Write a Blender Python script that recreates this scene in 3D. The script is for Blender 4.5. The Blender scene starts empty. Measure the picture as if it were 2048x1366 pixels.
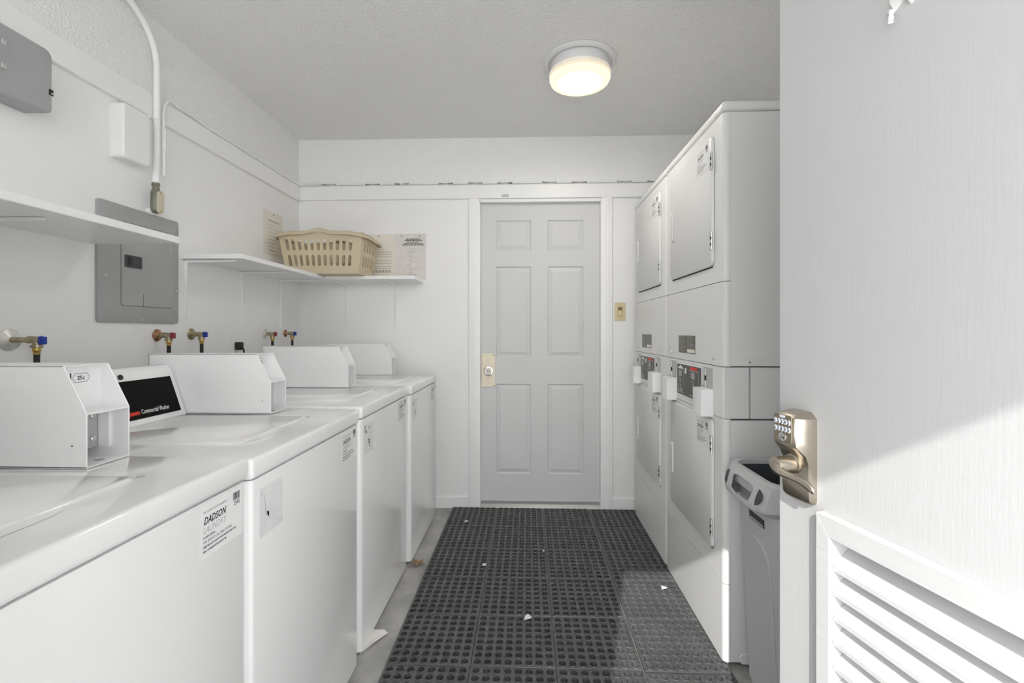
import bpy, bmesh, math, random
from mathutils import Matrix, Vector
random.seed(7)
R = math.radians
scene = bpy.context.scene
COL = scene.collection

# ------------------------------------------------------------------ camera
CAM_H = 1.205
cam_data = bpy.data.cameras.new('camera')
cam_data.sensor_width = 36.0
cam_data.lens = 925.0 * 36.0 / 2048.0
cam_data.shift_y = -21.0 / 2048.0
cam_data.clip_start = 0.01
cam = bpy.data.objects.new('camera', cam_data)
COL.objects.link(cam)
cam.location = (0, 0, CAM_H)
cam.rotation_euler = (R(90), 0, R(1.98))
scene.camera = cam

# ------------------------------------------------------------------ light
world = bpy.data.worlds.new('world')
scene.world = world
world.use_nodes = True
bg = world.node_tree.nodes['Background']
bg.inputs['Color'].default_value = (0.97, 0.985, 1.0, 1)
bg.inputs['Strength'].default_value = 3.8

sun_data = bpy.data.lights.new('sun', 'SUN')
sun_data.energy = 3.3
sun_data.angle = R(0.45)
sun_data.color = (1.0, 0.98, 0.95)
sun = bpy.data.objects.new('sun', sun_data)
COL.objects.link(sun)
sun.location = (-2, -6, 5)
SUN_DIR = Vector((0.2578, 1.0, -0.647)).normalized()
sun.rotation_euler = SUN_DIR.to_track_quat('-Z', 'Y').to_euler()
LAMP_EMIT = 36.0

vs = scene.view_settings
vs.view_transform = 'Standard'
vs.look = 'None'
vs.gamma = 1.0
vs.use_curve_mapping = False
vs.exposure = 0.45
scene.cycles.use_denoising = True
scene.cycles.max_bounces = 12
scene.cycles.diffuse_bounces = 8
scene.cycles.sample_clamp_indirect = 8.0

# ------------------------------------------------------------------ materials
MATS = {}


def mat(name, col, rough=0.5, metal=0.0, bump=0.0, bscale=60.0, var=0.0, vscale=6.0, coat=0.0,
        stretch=None, emit=0.0, spec=0.5, var2=None, bdist=0.004):
    m = bpy.data.materials.new(name)
    m.use_nodes = True
    nt = m.node_tree
    p = nt.nodes['Principled BSDF']
    p.inputs['Base Color'].default_value = (*col, 1)
    p.inputs['Roughness'].default_value = rough
    p.inputs['Metallic'].default_value = metal
    p.inputs['Specular IOR Level'].default_value = spec
    if coat:
        p.inputs['Coat Weight'].default_value = coat
        p.inputs['Coat Roughness'].default_value = 0.08
    if emit:
        p.inputs['Emission Color'].default_value = (*col, 1)
        p.inputs['Emission Strength'].default_value = emit
    tc = nt.nodes.new('ShaderNodeTexCoord')
    src = tc.outputs['Object']
    if stretch:
        mp = nt.nodes.new('ShaderNodeMapping')
        mp.inputs['Scale'].default_value = stretch
        nt.links.new(src, mp.inputs['Vector'])
        src = mp.outputs['Vector']
    if var:
        n = nt.nodes.new('ShaderNodeTexNoise')
        n.inputs['Scale'].default_value = vscale
        n.inputs['Detail'].default_value = 6
        n.inputs['Roughness'].default_value = 0.6
        nt.links.new(src, n.inputs['Vector'])
        rmp = nt.nodes.new('ShaderNodeValToRGB')
        rmp.color_ramp.elements[0].position = 0.3
        rmp.color_ramp.elements[1].position = 0.7
        a = [max(0, c * (1 - var)) for c in (var2 or col)]
        b = [min(1, c * (1 + var)) for c in col]
        rmp.color_ramp.elements[0].color = (*a, 1)
        rmp.color_ramp.elements[1].color = (*b, 1)
        nt.links.new(n.outputs['Fac'], rmp.inputs['Fac'])
        nt.links.new(rmp.outputs['Color'], p.inputs['Base Color'])
    if bump:
        n = nt.nodes.new('ShaderNodeTexNoise')
        n.inputs['Scale'].default_value = bscale
        n.inputs['Detail'].default_value = 3
        nt.links.new(src, n.inputs['Vector'])
        b = nt.nodes.new('ShaderNodeBump')
        b.inputs['Strength'].default_value = bump
        b.inputs['Distance'].default_value = bdist
        nt.links.new(n.outputs['Fac'], b.inputs['Height'])
        nt.links.new(b.outputs['Normal'], p.inputs['Normal'])
    MATS[name] = m
    return m


mat('wall_paint', (0.88, 0.88, 0.877), 0.5, bump=0.10, bscale=40, var=0.015, vscale=2)
mat('ceiling_paint', (0.86, 0.857, 0.848), 0.75, bump=1.0, bscale=95, bdist=0.006)
mat('rough_wall_paint', (0.87, 0.868, 0.862), 0.7, bump=0.9, bscale=95, bdist=0.006)
mat('trim_paint', (0.89, 0.89, 0.888), 0.38, bump=0.06, bscale=25)
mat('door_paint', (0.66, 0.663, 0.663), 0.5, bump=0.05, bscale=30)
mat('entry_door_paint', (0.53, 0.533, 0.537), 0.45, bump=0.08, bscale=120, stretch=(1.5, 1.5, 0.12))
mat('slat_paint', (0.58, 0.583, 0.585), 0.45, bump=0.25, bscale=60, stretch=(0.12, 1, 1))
mat('concrete', (0.40, 0.395, 0.385), 0.6, bump=0.2, bscale=50, var=0.28, vscale=7)
mat('walkway', (0.58, 0.57, 0.55), 0.8, var=0.1, vscale=3)
mat('rubber', (0.072, 0.072, 0.073), 0.38, var=0.30, vscale=5, spec=1.0)
mat('enamel', (0.89, 0.89, 0.89), 0.22, coat=0.5)
mat('enamel_top', (0.86, 0.862, 0.86), 0.16, coat=0.6)
mat('case_enamel', (0.87, 0.87, 0.873), 0.34)
mat('dryer_enamel', (0.75, 0.75, 0.743), 0.42, coat=0.1)
mat('gap_shade_and_scratch', (0.03, 0.03, 0.03), 0.8)
mat('black_panel', (0.006, 0.007, 0.006), 0.55, spec=0.08)
mat('red_print', (0.75, 0.04, 0.02), 0.5)
mat('white_print', (0.85, 0.85, 0.85), 0.5)
mat('black_print', (0.03, 0.03, 0.03), 0.6)
mat('grey_print', (0.45, 0.45, 0.45), 0.6)
mat('sticker', (0.84, 0.84, 0.84), 0.35)
mat('film_sheet', (0.80, 0.803, 0.807), 0.25, var=0.06, vscale=25)
mat('grey_enamel', (0.38, 0.382, 0.382), 0.42, var=0.05, vscale=9)
mat('grey_enamel_dark', (0.05, 0.05, 0.052), 0.45)
mat('box_grey', (0.36, 0.364, 0.37), 0.4, var=0.05, vscale=9)
mat('white_painted_metal', (0.87, 0.87, 0.866), 0.45, bump=0.05, bscale=60)
mat('conduit_body_metal', (0.22, 0.22, 0.17), 0.5, metal=0.4, var=0.3, vscale=40)
mat('beige_cover', (0.52, 0.47, 0.36), 0.45)
mat('chrome', (0.72, 0.72, 0.72), 0.2, metal=1.0)
mat('steel', (0.55, 0.55, 0.54), 0.35, metal=0.9)
mat('zinc', (0.52, 0.53, 0.52), 0.42, metal=0.55, var=0.08, vscale=30)
mat('satin_nickel', (0.52, 0.465, 0.385), 0.30, metal=1.0)
mat('nickel_dark', (0.40, 0.345, 0.265), 0.36, metal=1.0)
mat('brass', (0.62, 0.42, 0.13), 0.32, metal=1.0, var=0.25, vscale=60)
mat('brass_body', (0.40, 0.35, 0.24), 0.36, metal=0.9, var=0.3, vscale=60)
mat('rust', (0.42, 0.22, 0.12), 0.75, var=0.6, vscale=55, var2=(0.12, 0.03, 0.02))
mat('flange_metal', (0.74, 0.73, 0.70), 0.35, metal=0.4, var=0.2, vscale=40)
mat('flange_white', (0.78, 0.78, 0.77), 0.4)
mat('blue_plastic', (0.01, 0.045, 0.36), 0.35)
mat('red_plastic', (0.28, 0.03, 0.05), 0.4)
mat('black_rubber', (0.012, 0.012, 0.012), 0.5)
mat('plate_gold', (0.72, 0.65, 0.51), 0.32, metal=0.35, var=0.06, vscale=30)
mat('ivory', (0.70, 0.60, 0.38), 0.4)
mat('ivory_dark', (0.60, 0.46, 0.22), 0.4)
mat('basket_plastic', (0.62, 0.525, 0.365), 0.42)
mat('bin_plastic', (0.52, 0.523, 0.533), 0.55, bump=0.08, bscale=150)
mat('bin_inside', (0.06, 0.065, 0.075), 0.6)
mat('paper', (0.74, 0.71, 0.68), 0.6, var=0.04, vscale=12)
mat('paper_cream', (0.80, 0.765, 0.67), 0.6, var=0.05, vscale=10)
mat('olive_label', (0.12, 0.115, 0.085), 0.4)
mat('charcoal_panel', (0.055, 0.055, 0.05), 0.35)
mat('display_glass', (0.27, 0.28, 0.25), 0.2)
mat('key_white', (0.80, 0.85, 0.95), 0.3)
mat('lamp_white', (0.74, 0.74, 0.75), 0.45)
mat('lamp_rim', (0.60, 0.55, 0.47), 0.4, emit=0.45)
mat('leaf', (0.33, 0.19, 0.09), 0.7, var=0.4, vscale=60)
mat('faint_print', (0.42, 0.40, 0.37), 0.6)
mat('seam_grey', (0.30, 0.30, 0.295), 0.6)
mat('scrap', (0.82, 0.80, 0.77), 0.7)

for _n, _c, _e in (('lamp_diffuser', (1.0, 0.955, 0.875), LAMP_EMIT), ('lamp_side', (1.0, 0.80, 0.58), 0.66), ('lamp_edge', (1.0, 0.92, 0.66), 0.80)):
    m = bpy.data.materials.new(_n)
    m.use_nodes = True
    _p = m.node_tree.nodes['Principled BSDF']
    _p.inputs['Base Color'].default_value = (0.16, 0.155, 0.14, 1)
    _p.inputs['Emission Color'].default_value = (*_c, 1)
    _p.inputs['Emission Strength'].default_value = _e
    MATS[_n] = m


# ------------------------------------------------------------------ mesh helpers
def bmn():
    return bmesh.new()


def add_box(bm, x0, x1, y0, y1, z0, z1, bev=0.0, seg=2, mtx=None, edges=None):
    t = bmesh.new()
    bmesh.ops.create_cube(t, size=1.0)
    for v in t.verts:
        v.co = Vector((x0 + (v.co.x + .5) * (x1 - x0), y0 + (v.co.y + .5) * (y1 - y0), z0 + (v.co.z + .5) * (z1 - z0)))
    if bev:
        es = [e for e in t.edges if edges is None or edges(e)]
        bmesh.ops.bevel(t, geom=es, offset=bev, segments=seg, profile=0.5, affect='EDGES')
    if mtx is not None:
        bmesh.ops.transform(t, matrix=mtx, verts=t.verts)
    _merge(bm, t)


def _merge(bm, t):
    me = bpy.data.meshes.new('tmp')
    t.to_mesh(me)
    t.free()
    bm.from_mesh(me)
    bpy.data.meshes.remove(me)


def along(axis):
    """edge filter: edges parallel to an axis"""
    i = 'xyz'.index(axis)
    return lambda e: abs((e.verts[0].co - e.verts[1].co).normalized()[i]) > 0.99


def add_prism(bm, pts, axis, a0, a1, bev=0.0, mtx=None, seg=2):
    """extrude 2d polygon; axis 'x': pts=(y,z); 'y': pts=(x,z); 'z': pts=(x,y)"""
    t = bmesh.new()

    def P(p, a):
        return {'x': (a, p[0], p[1]), 'y': (p[0], a, p[1]), 'z': (p[0], p[1], a)}[axis]
    v0 = [t.verts.new(P(p, a0)) for p in pts]
    v1 = [t.verts.new(P(p, a1)) for p in pts]
    n = len(pts)
    t.faces.new(v0)
    t.faces.new(v1[::-1])
    for i in range(n):
        t.faces.new((v0[i], v1[i], v1[(i + 1) % n], v0[(i + 1) % n]))
    bmesh.ops.recalc_face_normals(t, faces=t.faces)
    if bev:
        bmesh.ops.bevel(t, geom=list(t.edges), offset=bev, segments=seg, profile=0.5, affect='EDGES')
    if mtx is not None:
        bmesh.ops.transform(t, matrix=mtx, verts=t.verts)
    _merge(bm, t)


def rrect(x0, x1, y0, y1, r, n=4):
    pts = []
    for cx, cy, a in ((x1 - r, y1 - r, 0), (x0 + r, y1 - r, 90), (x0 + r, y0 + r, 180), (x1 - r, y0 + r, 270)):
        for k in range(n + 1):
            t = R(a + 90 * k / n)
            pts.append((cx + r * math.cos(t), cy + r * math.sin(t)))
    return pts


def add_tube(bm, pts, r, n=8, cap=True):
    pts = [Vector(p) for p in pts]
    rings = []
    up = None
    for i, p in enumerate(pts):
        d = (pts[min(i + 1, len(pts) - 1)] - pts[max(i - 1, 0)]).normalized()
        if up is None:
            up = Vector((0, 0, 1)) if abs(d.z) < 0.9 else Vector((1, 0, 0))
        a = d.cross(up)
        if a.length < 1e-4:
            a = d.cross(Vector((0, 1, 0)))
        a.normalize()
        b = d.cross(a).normalized()
        up = -b if False else up
        rr = r[i] if isinstance(r, (list, tuple)) else r
        rings.append([bm.verts.new(p + (a * math.cos(2 * math.pi * k / n) + b * math.sin(2 * math.pi * k / n)) * rr) for k in range(n)])
    for i in range(len(rings) - 1):
        for k in range(n):
            bm.faces.new((rings[i][k], rings[i][(k + 1) % n], rings[i + 1][(k + 1) % n], rings[i + 1][k]))
    if cap:
        bm.faces.new(rings[0][::-1])
        bm.faces.new(rings[-1])


def add_lathe(bm, prof, n=24, mtx=None, cap=True):
    """prof: list of (r, z)"""
    t = bmesh.new()
    rings = []
    for r, z in prof:
        rings.append([t.verts.new((r * math.cos(2 * math.pi * k / n), r * math.sin(2 * math.pi * k / n), z)) for k in range(n)])
    for i in range(len(rings) - 1):
        for k in range(n):
            t.faces.new((rings[i][k], rings[i][(k + 1) % n], rings[i + 1][(k + 1) % n], rings[i + 1][k]))
    if cap:
        t.faces.new(rings[0][::-1])
        t.faces.new(rings[-1])
    bmesh.ops.recalc_face_normals(t, faces=t.faces)
    if mtx is not None:
        bmesh.ops.transform(t, matrix=mtx, verts=t.verts)
    _merge(bm, t)


def add_loft(bm, loops, cap0=True, cap1=True):
    rings = [[bm.verts.new(p) for p in lp] for lp in loops]
    n = len(rings[0])
    for i in range(len(rings) - 1):
        for k in range(n):
            bm.faces.new((rings[i][k], rings[i][(k + 1) % n], rings[i + 1][(k + 1) % n], rings[i + 1][k]))
    if cap0:
        bm.faces.new(rings[0][::-1])
    if cap1:
        bm.faces.new(rings[-1])


def T(x, y, z):
    return Matrix.Translation((x, y, z))


AX_X = Matrix.Rotation(R(90), 4, 'Y')       # local z -> +x
AX_NX = Matrix.Rotation(R(-90), 4, 'Y')     # local z -> -x
AX_Y = Matrix.Rotation(R(-90), 4, 'X')      # local z -> +y
AX_NY = Matrix.Rotation(R(90), 4, 'X')      # local z -> -y
FACE_PX = Matrix(((0, 0, 1, 0), (1, 0, 0, 0), (0, 1, 0, 0), (0, 0, 0, 1)))     # print plane facing +x : x->+y, y->+z
FACE_NX = Matrix(((0, 0, -1, 0), (-1, 0, 0, 0), (0, 1, 0, 0), (0, 0, 0, 1)))   # facing -x : x->-y, y->+z
FACE_NY = Matrix(((1, 0, 0, 0), (0, 0, -1, 0), (0, 1, 0, 0), (0, 0, 0, 1)))    # facing -y : x->+x, y->+z
FACE_PY = Matrix(((-1, 0, 0, 0), (0, 0, 1, 0), (0, 1, 0, 0), (0, 0, 0, 1)))    # facing +y : x->-x, y->+z


def obj(name, bm, material, parent=None, smooth=None, kind=None, label=None):
    me = bpy.data.meshes.new(name)
    bmesh.ops.remove_doubles(bm, verts=bm.verts, dist=1e-6)
    bmesh.ops.recalc_face_normals(bm, faces=bm.faces)
    bm.to_mesh(me)
    bm.free()
    return link_mesh(name, me, material, parent, smooth, kind, label)


def link_mesh(name, me, material, parent=None, smooth=None, kind=None, label=None):
    if material and not me.materials:
        me.materials.append(MATS[material])
    o = bpy.data.objects.new(name, me)
    COL.objects.link(o)
    if smooth is not None:
        me.shade_smooth()
        if smooth < 180:
            me.set_sharp_from_angle(angle=R(smooth))
    if parent is not None:
        o.parent = parent
    if kind:
        o['kind'] = kind
    if label:
        o['label'] = label
    return o


def tag(o, label, cat, group=None):
    o['label'] = label
    o['category'] = cat
    if group:
        o['group'] = group
    return o


def thing(name, label, cat, loc=(0, 0, 0), rotz=0.0, group=None):
    o = bpy.data.objects.new(name, None)
    o.empty_display_size = 0.05
    COL.objects.link(o)
    o.location = loc
    o.rotation_euler = (0, 0, rotz)
    return tag(o, label, cat, group)


def struct(name, bm, material, smooth=None):
    return obj(name, bm, material, smooth=smooth, kind='structure')


def copy_tree(o, parent=None):
    c = o.copy()
    COL.objects.link(c)
    if parent is not None:
        c.parent = parent
    for ch in list(o.children):
        copy_tree(ch, c)
    return c


def text_into(bm, s, x, y, size, mtx, shear=0.0, bold=0.0, align='LEFT', width=None):
    cu = bpy.data.curves.new('t', 'FONT')
    cu.body = s
    cu.size = size
    cu.shear = shear
    cu.offset = bold
    cu.resolution_u = 2
    cu.align_x = align
    to = bpy.data.objects.new('t', cu)
    me = bpy.data.meshes.new_from_object(to)
    if width:
        xs = [v.co.x for v in me.vertices]
        k = width / max(1e-6, max(xs) - min(xs))
    else:
        k = 1.0
    me.transform(mtx @ T(x, y, 0) @ Matrix.Diagonal((k, 1, 1, 1)))
    bm.from_mesh(me)
    bpy.data.meshes.remove(me)
    bpy.data.objects.remove(to)
    bpy.data.curves.remove(cu)


def flat_rect(bm, x0, x1, y0, y1, mtx, z=0.0):
    vs_ = [bm.verts.new(mtx @ Vector(p)) for p in ((x0, y0, z), (x1, y0, z), (x1, y1, z), (x0, y1, z))]
    bm.faces.new(vs_)


def sheet(bm, x0, x1, y0, y1, mtx, th=0.0006):
    add_box(bm, x0, x1, y0, y1, 0, th, mtx=mtx)


# ------------------------------------------------------------------ room constants
XL, XR, YB, YF, ZC = -1.577, 1.50, 3.135, 0.13, 2.517
DX0, DX1, DZ1 = -0.322, 0.487, 2.076       # back door leaf
DOOR_Y = 3.165
JAMB_L, JAMB_R, HEAD = -0.172, 0.752, 2.06  # entry opening
OUT_Y = -0.20

# ------------------------------------------------------------------ structure
b = bmn(); add_box(b, XL - .1, XR + .1, OUT_Y, YB + .15, -.1, 0.0); struct('floor', b, 'concrete')
b = bmn(); add_box(b, XL - .1, XR + .1, OUT_Y, YB + .15, ZC, ZC + .1); struct('ceiling', b, 'ceiling_paint')
b = bmn()
add_box(b, XL - .1, XL, OUT_Y, YB + .15, 0, 2.15)
wl = struct('wall_left', b, 'wall_paint')
b = bmn(); add_box(b, XL - .1, XL + .002, OUT_Y, YB + .15, 2.15, ZC); obj('upper_plaster', b, 'rough_wall_paint', wl)
b = bmn()
add_box(b, XL, DX0 - .012, YB, YB + .15, 0, 2.15)
add_box(b, DX1 + .012, XR, YB, YB + .15, 0, 2.15)
add_box(b, DX0 - .012, DX1 + .012, YB, YB + .15, DZ1 + .012, 2.15)
wb = struct('wall_back', b, 'wall_paint')
b = bmn(); add_box(b, XL, XR, YB - .002, YB + .15, 2.15, ZC); obj('upper_plaster', b, 'rough_wall_paint', wb)
b = bmn(); add_box(b, XR, XR + .1, OUT_Y, YB + .15, 0, ZC); struct('wall_right', b, 'wall_paint')
# front wall behind the camera: doorway and an added high window beside it
WX0, WX1, WZ0, WZ1 = XL + .05, JAMB_L - .12, 1.66, 2.44
b = bmn()
add_box(b, XL, JAMB_L, OUT_Y, YF, 0, WZ0)
add_box(b, XL, WX0, OUT_Y, YF, WZ0, WZ1)
add_box(b, WX1, JAMB_L, OUT_Y, YF, WZ0, WZ1)
add_box(b, JAMB_R, XR, OUT_Y, YF, 0, WZ1)
add_box(b, JAMB_L, JAMB_R, OUT_Y, YF, HEAD, HEAD + .06)
add_box(b, XL, XR, OUT_Y, YF, WZ1, ZC)
struct('wall_front', b, 'wall_paint')
b = bmn()  # unseen window, added to let in fill daylight
add_box(b, WX0, WX1, -.06, -.02, WZ0, WZ0 + .03)
add_box(b, WX0, WX1, -.06, -.02, WZ1 - .03, WZ1)
for x in (WX0, (WX0 + WX1) / 2 - .015, WX1 - .03):
    add_box(b, x, x + .03, -.06, -.02, WZ0 + .03, WZ1 - .03)
struct('added_window_1', b, 'trim_paint')
b = bmn()   # unseen transom, added over the doorway for more daylight
add_box(b, JAMB_L, JAMB_R, -.06, -.02, HEAD + .06, HEAD + .08)
add_box(b, JAMB_L, JAMB_R, -.06, -.02, WZ1 - .02, WZ1)
for x in (JAMB_L, (JAMB_L + JAMB_R) / 2 - .01, JAMB_R - .02):
    add_box(b, x, x + .02, -.06, -.02, HEAD + .08, WZ1 - .02)
struct('added_window_2', b, 'trim_paint')
# outside: covered walkway whose eave cuts the sun off
b = bmn(); add_box(b, -7, 7, -9, OUT_Y, -.12, -.02); struct('walkway_floor', b, 'walkway')
EAVE_Y = -1.30
b = bmn(); add_box(b, -4, 4, EAVE_Y, OUT_Y, 2.349, 2.47); struct('walkway_ceiling', b, 'trim_paint')

# frieze boards
b = bmn(); add_box(b, XL, XL + .019, YF, YB, 2.092, 2.188, bev=.002, seg=1); struct('trim_1', b, 'trim_paint')
b = bmn(); add_box(b, XL + .019, XR, YB - .019, YB, 2.101, 2.194, bev=.002, seg=1); tr2 = struct('trim_2', b, 'trim_paint')
b = bmn(); add_box(b, -.178, -.129, YB - .0215, YB - .018, 2.108, 2.127, bev=.001, seg=1)
add_box(b, -.172, -.135, YB - .0235, YB - .021, 2.112, 2.121)
obj('strike_plate', b, 'zinc', tr2, label='small bare metal strike plate')


def casing(name, x0, x1, flip):
    b = bmn()
    w = x1 - x0
    prof = [(0, 0), (0, -.012), (.004, -.017), (.030, -.019), (.042, -.014), (.050, -.014), (w, -.010), (w, 0)]
    pts = [((x1 - p[0]) if flip else (x0 + p[0]), YB + p[1]) for p in prof]
    add_prism(b, pts, 'z', 0.0, 2.101)
    return struct(name, b, 'trim_paint')


casing('trim_3', -.402, -.330, False)
casing('trim_4', .495, .568, True)
b = bmn()   # jambs and head of the back door
add_box(b, DX0 - .012, DX0 - .001, YB - .008, YB + .10, 0, DZ1 + .012, bev=.002, seg=1)
add_box(b, DX1 + .001, DX1 + .012, YB - .008, YB + .10, 0, DZ1 + .012, bev=.002, seg=1)
add_box(b, DX0 - .012, DX1 + .012, YB - .008, YB + .10, DZ1 + .002, DZ1 + .024, bev=.002, seg=1)
struct('trim_5', b, 'trim_paint')
b = bmn(); add_box(b, XL, -.402, YB - .011, YB, 0, .080, bev=.003, seg=1); struct('baseboard_back', b, 'trim_paint')
b = bmn(); add_box(b, .568, XR, YB - .011, YB, 0, .080, bev=.003, seg=1); struct('baseboard_back', b, 'trim_paint')
b = bmn()
add_prism(b, [(YB - .02, 0), (YB - .02, .012), (YB + .004, .030), (YB + .06, .040), (YB + .06, 0)], 'x', DX0 - .004, DX1 + .004, bev=.002, seg=1)
struct('trim_6', b, 'steel')

# ------------------------------------------------------------------ back door (six panels)
door1 = bpy.data.objects.new('door_1', None); COL.objects.link(door1)
door1.location = (DX0, DOOR_Y, .044); door1['kind'] = 'structure'
DW, DH = DX1 - DX0, DZ1 - .044
xs = [0, .1025, .343, .456, .700, DW]
zs = [0, .184, .799, .984, 1.602, 1.710, 1.918, DH]
b = bmn()
grid = [[b.verts.new((x, 0, z)) for x in xs] for z in zs]
cells = []
for j in range(len(zs) - 1):
    for i in range(len(xs) - 1):
        f = b.faces.new((grid[j][i], grid[j][i + 1], grid[j + 1][i + 1], grid[j + 1][i]))
        if i in (1, 3) and j in (1, 3, 5):
            cells.append((f, xs[i], xs[i + 1], zs[j], zs[j + 1]))
fs = [c[0] for c in cells]
bmesh.ops.recalc_face_normals(b, faces=b.faces)
for f in b.faces:
    if f.normal.y > 0:
        f.normal_flip()
bmesh.ops.inset_individual(b, faces=fs, thickness=.010, depth=-.009)
edge = [e for e in b.edges if e.is_boundary]
r = bmesh.ops.extrude_edge_only(b, edges=edge)
bmesh.ops.translate(b, verts=[v for v in r['geom'] if isinstance(v, bmesh.types.BMVert)], vec=(0, .04, 0))
me = bpy.data.meshes.new('leaf'); b.to_mesh(me); b.free()
link_mesh('door_leaf', me, 'door_paint', door1)
for _, x0, x1, z0, z1 in cells:
    b = bmn()
    o_, i_ = .0115, .034
    lo = [(x0 + o_, .0088, z0 + o_), (x1 - o_, .0088, z0 + o_), (x1 - o_, .0088, z1 - o_), (x0 + o_, .0088, z1 - o_)]
    hi = [(x0 + i_, .0012, z0 + i_), (x1 - i_, .0012, z0 + i_), (x1 - i_, .0012, z1 - i_), (x0 + i_, .0012, z1 - i_)]
    add_loft(b, [lo, hi], cap0=True)
    obj('door_panel', b, 'door_paint', door1)
# lock plate
b = bmn(); add_prism(b, rrect(.004, .096, .776, 1.008, .004), 'y', -.004, 0, bev=.0008, seg=1)
lp = obj('guard_plate', b, 'plate_gold', door1, label='pale brass guard plate with a round cylinder')
b = bmn(); add_lathe(b, [(.034, 0), (.034, .010), (.030, .015), (.024, .016), (.024, .012), (.012, .012)], 24, T(.053, -.004, .888) @ AX_NY)
obj('cylinder_collar', b, 'chrome', lp, smooth=40)
b = bmn(); add_lathe(b, [(.012, 0), (.012, .004)], 16, T(.053, -.016, .884) @ AX_NY); add_box(b, .0515, .0545, -.021, -.0195, .877, .891)
obj('key_core', b, 'nickel_dark', lp, smooth=40)
for z in (.786, .996):
    b = bmn(); add_lathe(b, [(.004, 0), (.003, .002)], 10, T(.089, -.004, z) @ AX_NY); obj('plate_screw', b, 'black_print', lp)

# ------------------------------------------------------------------ entry door, opened into the room
L2 = .91
E = Vector((.55, 1.03, 0)); ddir = Vector((-.196, .981, 0)).normalized()
hinge = E - ddir * L2
door2 = bpy.data.objects.new('door_2', None); COL.objects.link(door2)
door2.location = hinge; door2.rotation_euler = (0, 0, math.atan2(ddir.y, ddir.x)); door2['kind'] = 'structure'
LV_S0, LV_Z0, LV_Z1 = .1162, .16, .857
lx0, lx1 = LV_S0 + .02, L2 - LV_S0 - .02     # cutout in door-local x
b = bmn()
ct = .036
for x0, x1, z0, z1 in ((0, lx0, .02, 2.03), (lx1, L2, .02, 2.03), (lx0, lx1, .02, LV_Z0 + .03), (lx0, lx1, LV_Z1 - .03, 2.03)):
    add_box(b, x0, x1, -ct, 0, z0, z1)
obj('door_leaf', b, 'entry_door_paint', door2)
fw = .030


def bar(name, pts, y0, y1):
    b = bmn()
    add_prism(b, pts, 'y', y0, y1, bev=.0012, seg=1)
    return obj(name, b, 'slat_paint', door2)


ox0, ox1 = LV_S0, L2 - LV_S0
fh = .038
bar('louver_frame_bar', [(ox0, LV_Z1), (ox1, LV_Z1), (ox1 - fw, LV_Z1 - fh), (ox0 + fw, LV_Z1 - fh)], -.001, .018)
bar('louver_frame_bar', [(ox0, LV_Z0), (ox1, LV_Z0), (ox1 - fw, LV_Z0 + fh), (ox0 + fw, LV_Z0 + fh)], -.001, .018)
bar('louver_frame_bar', [(ox0, LV_Z0), (ox0, LV_Z1), (ox0 + fw, LV_Z1 - fh), (ox0 + fw, LV_Z0 + fh)], -.001, .018)
bar('louver_frame_bar', [(ox1, LV_Z0), (ox1, LV_Z1), (ox1 - fw, LV_Z1 - fh), (ox1 - fw, LV_Z0 + fh)], -.001, .018)
for xa, xb in ((lx0 - .001, lx0 + .011), (lx1 - .011, lx1 + .001)):   # side rails inside the opening
    b = bmn(); add_box(b, xa, xb, -ct, .006, LV_Z0 + .03, LV_Z1 - .03)
    obj('louver_rail', b, 'slat_paint', door2)
zz = LV_Z1 - fh - .062
sme = None
while zz > LV_Z0 + .03:
    if sme is None:
        b = bmn()
        add_prism(b, [(.010, 0), (.010, .010), (-.0335, .048), (-.0335, .038)], 'x', lx0 + .011, lx1 - .011, bev=.001, seg=1)
        so = obj('slat', b, 'slat_paint', door2); sme = so.data
    else:
        so = link_mesh('slat', sme, None, door2)
    so.location = (0, 0, zz)
    so.rotation_euler = (R(random.uniform(-.6, .6)), 0, 0)
    zz -= .0462
# coat hook at the top
b = bmn()
hx = L2 - .268
add_prism(b, [(hx - .018, 1.80), (hx + .018, 1.80), (hx + .018, 1.745), (hx + .010, 1.728), (hx - .012, 1.742)], 'y', 0, .003)
add_prism(b, [(0, 1.80), (.022, 1.80), (.020, 1.745), (.004, 1.725), (0, 1.722)], 'x', hx - .019, hx - .015)
add_tube(b, [(hx + .016, .004, 1.73), (hx + .006, .012, 1.722), (hx + .004, .016, 1.712), (hx + .008, .012, 1.706)], .004, 8)
obj('door_hook', b, 'white_painted_metal', door2)


# keypad lock
def sx(s):
    return L2 - s


b = bmn()
c0, hw = sx(.0645), .0355
# side profile loft : (z, projection, half width)
prof = [(.862, .010, .018), (.866, .014, .0335), (.873, .0185, .0355), (.90, .020, .0355), (.945, .0205, .0355), (.960, .026, .0355), (.972, .0385, .0345), (.978, .0440, .0315), (1.000, .0455, .030), (1.022, .0448, .029), (1.034, .0425, .0285), (1.041, .034, .0275), (1.046, .016, .022)]
loops = []
for z, p, h in prof:
    k = .88 if p > .03 else .94
    hb = max(h, .0355 if .868 < z < 1.036 else h)
    z -= .0035
    loops.append([(c0 - hb, 0, z), (c0 - hb, p * .45, z), (c0 - h * k - .0015, p * .93, z), (c0 - h * k + .003, p, z), (c0, p + .0012, z), (c0 + h * k - .003, p, z), (c0 + h * k + .0015, p * .93, z), (c0 + hb, p * .45, z), (c0 + hb, 0, z)])
add_loft(b, loops)
lock = obj('keypad_lock', b, 'satin_nickel', door2, smooth=35, label='satin nickel keypad lock with lever handle')
b = bmn()
add_prism(b, rrect(c0 - .0245, c0 + .0245, .9795, 1.036, .006), 'y', .0445, .0474, bev=.0008, seg=1)
obj('keypad_face', b, 'nickel_dark', lock)
kb = None
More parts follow.
